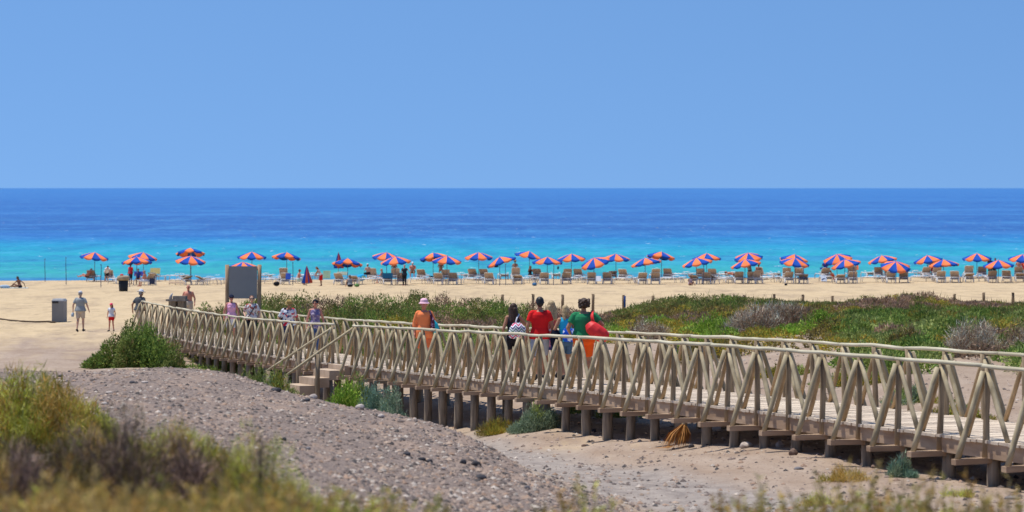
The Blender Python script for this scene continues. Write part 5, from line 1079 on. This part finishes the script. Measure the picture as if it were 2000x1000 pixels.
for r in [(795,889,17,9,'dark','dark flat rock on the mound, leftmost of the dark rock group'), (824,899,17,9,'dark','dark rock beside the leftmost dark rock on the mound'), (839,903,15,9,'dark','dark rock closing the left trio on the mound'),
 (905,905,14,11,'dark','dark squarish rock, middle of the mound slope'), (930,909,20,13,'dark','largest black rock on the mound slope'), (939,936,24,12,'dark','flat black rock nearest the viewer on the mound'), (866,918,10,8,'pale','small white stone below the dark rocks'),
 (1457,874,28,14,'pale','large pale rock under the deck, right of the palm fronds'), (1549,889,19,17,'brown','brown upright rock in front of the right piles'), (1523,872,18,14,'pale','whitish rock beside a pile, above the brown rock'), (1521,903,0,0,'','') , (1350,874,13,9,'dark','dark rock on the dirt below the palm fronds'), (1381,869,9,7,'dark','small dark rock right below the palm fronds'),
 (1160,843,10,9,'dark','dark stone at the foot of the middle piles'), (1698,909,38,12,'pale','long flat tan rock before the small blue-green bush'), (1709,914,18,10,'brown','brown rock touching the long flat tan rock'), (1560,916,20,6,'grey','flat grey rock below the brown upright rock'), (1712,934,10,8,'dark','small dark rock on the right dirt'),
 (1855,966,14,9,'grey','bluish grey rock on the lower right dirt'), (1978,975,30,10,'grey','flat grey rock near the lower right corner'), (703,799,20,12,'pale','pale rock on the ridge below the blue-green bushes'), (744,814,14,9,'pale','small pale rock on the ridge edge'), (612,778,17,12,'pale','white rock on the ridge just right of the stairs'), (540,764,22,10,'dark','black rock on the ridge left of the stair posts'),
 (600,783,14,8,'dark','dark rock on the ridge right of the stair posts'), (259,748,14,6,'dark','black rock on the mound top at left'), (283,748,16,6,'pale','white flat stone on the mound top at left'), (120,736,12,6,'dark','dark stone beside the large grassy bush'), (213,768,16,6,'pale','pale flat stone right of the large grassy bush'), (204,790,14,6,'pale','second pale stone right of the large grassy bush'),
 (555,860,12,8,'dark','dark stone in the middle of the mound'), (602,878,12,7,'grey','grey stone near the centre of the mound'), (1030,955,13,9,'grey','grey stone at the right foot of the mound'), (1140,872,10,6,'brown','brown stone on the track edge')]:
    if r[2]: rock(*r)
# dry palm fronds under the deck
p, s = ground_at(1326, 876); root = thing('dry_palm_fronds', p, 0, 'bundle of dry orange-brown palm fronds lying under the deck edge', 'palm fronds')
mb = MB(); tp = V((.12, .10, .50))
for i in range(90):
    a = random.uniform(0, 2*PI); r = random.uniform(.1, .32); e = V((math.cos(a)*r-.06, math.sin(a)*r*.8, random.uniform(-.02, .03))); md_ = tp.lerp(e, .5)+V((math.cos(a)*.05, math.sin(a)*.05, .03)); q = (e-tp).cross(V((J(1), J(1), J(1)))).normalized()*.012
    mb.add([tp-q*.5, tp+q*.5, md_+q, md_-q, e], [(0,1,2,3), (3,2,4)])
for i in range(14):
    e = V((-.35+J(.15), -.1+J(.1), .02)); o_ = V((-.1, -.05, .06)); q = V((0, .012, .004)); mb.add([o_-q, o_+q, e], [(0,1,2)])
mb.build('fronds', mat('dry_frond', (.46,.22,.06,1), .8, .2, col2=(.24,.10,.03,1), vscale=9), root, smooth=False)
mb = MB(); mb.tube([tp+V((0,0,.05)), tp, tp+V((-.05,0,-.2))], [.03,.05,.07], 7); mb.build('stalk', M_post, root)
# ---------------------------------------------------------------- notice board, bins, poles, rope, fence, bench
p, s = None, 50.0
x0, x1 = (443-1000)/s, (506-1000)/s; yb = F/s; zt = H-(517-367)/s
root = thing('notice_board', ((x0+x1)/2, yb, gz((x0+x1)/2, yb)), 0, 'tall blank grey notice board on two wooden posts beside the boardwalk', 'notice board')
M_np = mat('tan_post_wood', (.46,.31,.19,1), .85, .15, col2=(.33,.21,.12,1), vscale=3, bump=.4, stretch=(5,5,.6)); M_pan = mat('grey_panel', (.30,.295,.285,1), .55, .35, var=.10, vscale=1.5)
for x in (x0, x1):
    mb = MB(); pole(mb, (x-(x0+x1)/2, 0, -.4), (x-(x0+x1)/2+J(.02), 0, zt-root.location.z), .085, .08, n=10); mb.build('post', M_np, root)
mb = MB(); zc0 = H-(583-367)/s-root.location.z; zc1 = H-(520-367)/s-root.location.z; mb.box((0, -.02, (zc0+zc1)/2), (x1-x0-.15, .05, zc1-zc0)); mb.build('panel', M_pan, root, smooth=False)
mb = MB(); mb.beam((x0-(x0+x1)/2, .06, zc1-.12), (x1-(x0+x1)/2, .06, zc1-.12), .05, .08); mb.beam((x0-(x0+x1)/2, .06, zc0+.1), (x1-(x0+x1)/2, .06, zc0+.1), .05, .08); mb.build('crossbar', M_np, root, smooth=False)
# grey litter bin
p, s = ground_at(116, 629, lo=80); w = 24/s; h = 46/s; root = thing('litter_bin', p, R(-6), 'tall grey litter bin with a dark slot, standing on open sand', 'litter bin')
mb = MB(); mb.tube([(0,0,0), (0,0,.03), (0,0,h*.87)], [w*.66, w*.70, w*.70], 4, ry=[w*.66, w*.70, w*.70], side=(1,1,0)); mb.build('bin_body', mat('bin_grey', (.25,.25,.24,1), .6, .3, var=.15, vscale=2), root, smooth=False)
mb = MB(); mb.tube([(0,0,h*.87+.002), (0,0,h*.93), (0,0,h)], [w*.72, w*.72, w*.60], 4, side=(1,1,0)); lid = mb.build('lid', mat('bin_lid', (.30,.31,.32,1), .5, .4), root, smooth=False)
mb = MB(); mb.box((-w*.2, -w*.5, h*.86), (w*.5, .05, h*.08)); mb.build('slot', M_blk, lid, smooth=False)
# dark bin with liner
p = beach_pt(241, 27.6); root = thing('litter_bin', p, 0, 'black round bin with a tan liner bag and something red on top', 'litter bin')
mb = MB(); mb.tube([(0,0,0), (0,0,.06), (0,0,.85)], [.29,.31,.36], 16); mb.build('bin_body', mat('bin_black', (.02,.022,.024,1), .6, .3), root)
mb = MB(); mb.tube([(0,0,.78), (0,0,.9), (0,0,1.05), (0,0,1.12)], [.37,.45,.44,.30], 16); mb.build('liner_bag', cloth('tan_liner', (.42,.33,.22,1), .3), root)
mb = MB(); mb.ell((-.1,-.1,1.16), (.13,.12,.08)); mb.build('rubbish', rd, root)
# thin poles in the sand
M_bp = mat('blue_grey_pole', (.08,.11,.20,1), .6, .3, var=.3, vscale=3)
for px, y0, y1, s, lab in [(88,506,548,23.2,'thin dark blue pole in the sand, leftmost of all'), (129,503,554,24.2,'thin blue-grey pole, second from the left'), (197,517,562,25.6,'thin blue pole right of the leftmost umbrella'), (253,522,560,25.4,'thin blue pole behind the black bin'), (988,516,559,24.7,'thin dark pole under the strongly leaning umbrella'), (976,540,559,24.9,'short dark stake beside the strongly leaning umbrella'), (1081,514,557,24.7,'thin dark pole right of the level umbrella'), (1374,518,556,24.7,'dark blue pole between two front sunbeds'), (572,513,556,24.7,'thin pole right of the blue towel sunbed'), (1570,520,556,24.7,'thin pole behind a half lowered front sunbed'), (1667,521,557,24.6,'thin pole in front of the maroon towel')]:
    b = beach_pt(px, s); zt = H-(y0-367)/s; t = thing('beach_pole', b, 0, lab, 'pole', 'thin poles on the beach'); mb = MB(); pole(mb, (0,0,-.3), (J(.04), 0, zt-b.z), .03, .024, n=6, wob=.015); mb.build('shaft', M_bp, t); mb = MB(); mb.ell((0,0,zt-b.z), (.04,.04,.05)); mb.build('pole_tip', M_bp, t)
# rope on the sand
pts = []
for px, py in [(-40,622),(0,624),(20,627),(45,629),(70,630),(95,629),(107,631)]: q, s = ground_at(px, py, lo=80); pts.append(q+V((0,0,.03)))
mb = MB(); mb.tube(pts, .045, 7); o = mb.build('rope', mat('dark_rope', (.10,.07,.045,1), .9, .1, var=.4, vscale=8)); tag(o, 'thick dark rope lying on the sand up to the grey bin', 'rope')
# row of short fence posts at the back of the dunes
M_fp = mat('fence_post_wood', (.25,.18,.115,1), .9, .1, col2=(.13,.09,.06,1), vscale=4, bump=.4, stretch=(4,4,.7))
for i, (px, y0) in enumerate([(982,576),(1040,575),(1098,576),(1158,575),(1218,577),(1276,578),(1335,580),(1394,578),(1453,577),(1512,575),(1568,576),(1627,579),(1690,580),(1750,580),(1808,578),(1865,575),(1922,572),(1978,572)]):
    b = beach_pt(px, 39.5); zt = H-(y0-367)/39.5-b.z; t = thing('fence_post', b, 0, f'short brown wooden post, {ORD[i]} from the left in the row behind the scrub', 'post', 'row of wooden posts behind the scrub')
    mb = MB(); pole(mb, (0,0,-.4), (J(.04), J(.03), max(zt, .5)), .075, .068, n=8); mb.build('shaft', M_fp, t)
    if px == 1218: mb = MB(); mb.tube([(.055,-.05,zt*.35), (.055,-.05,zt*.97)], .05, 8); mb.build('blue_band', cloth('navy_band', (.02,.06,.22,1)), t)
    mb = MB(); mb.tube([(0,0,max(zt,.5)-.01), (0,0,max(zt,.5)+.02)], [.072,.055], 8); mb.build('post_top', M_fp, t)
# bench of weathered blocks
s = 47.0; b = beach_pt(346, s); b.z = H-(605-367)/s; g = gz(b.x, b.y)
root = thing('rustic_bench', (b.x, b.y, g), R(-12), 'weathered bench of thick grey wooden blocks before the shirtless man', 'bench'); hh = H-(588-367)/s-g
mb = MB(); mb.box((-.17,0,hh*.5), (.3,.34,hh)); mb.build('block_leg', M_post, root, smooth=False); mb = MB(); mb.box((.22,0,hh*.5+.04), (.26,.34,hh+.08)); mb.build('block_leg', M_post, root, smooth=False)
mb = MB(); mb.box((0,0,hh+.04), (.86,.40,.08)); mb.box((.12,.02,hh+.15), (.55,.28,.13)); mb.build('seat', mat('grey_board', (.34,.29,.23,1), .9, .1, var=.35, vscale=5, bump=.4), root, smooth=False)
mb = MB(); mb.tube([(0,0,0), (.03,0,.14), (.09,0,.24)], [.07,.05,.02], 8); o = mb.build('water_tap', mat('tap_metal', (.35,.35,.36,1), .4, .5), loc=(b.x-.28, b.y-.02, g+hh+.085)); tag(o, 'small pale and dark spout standing on the left of the block bench', 'tap')
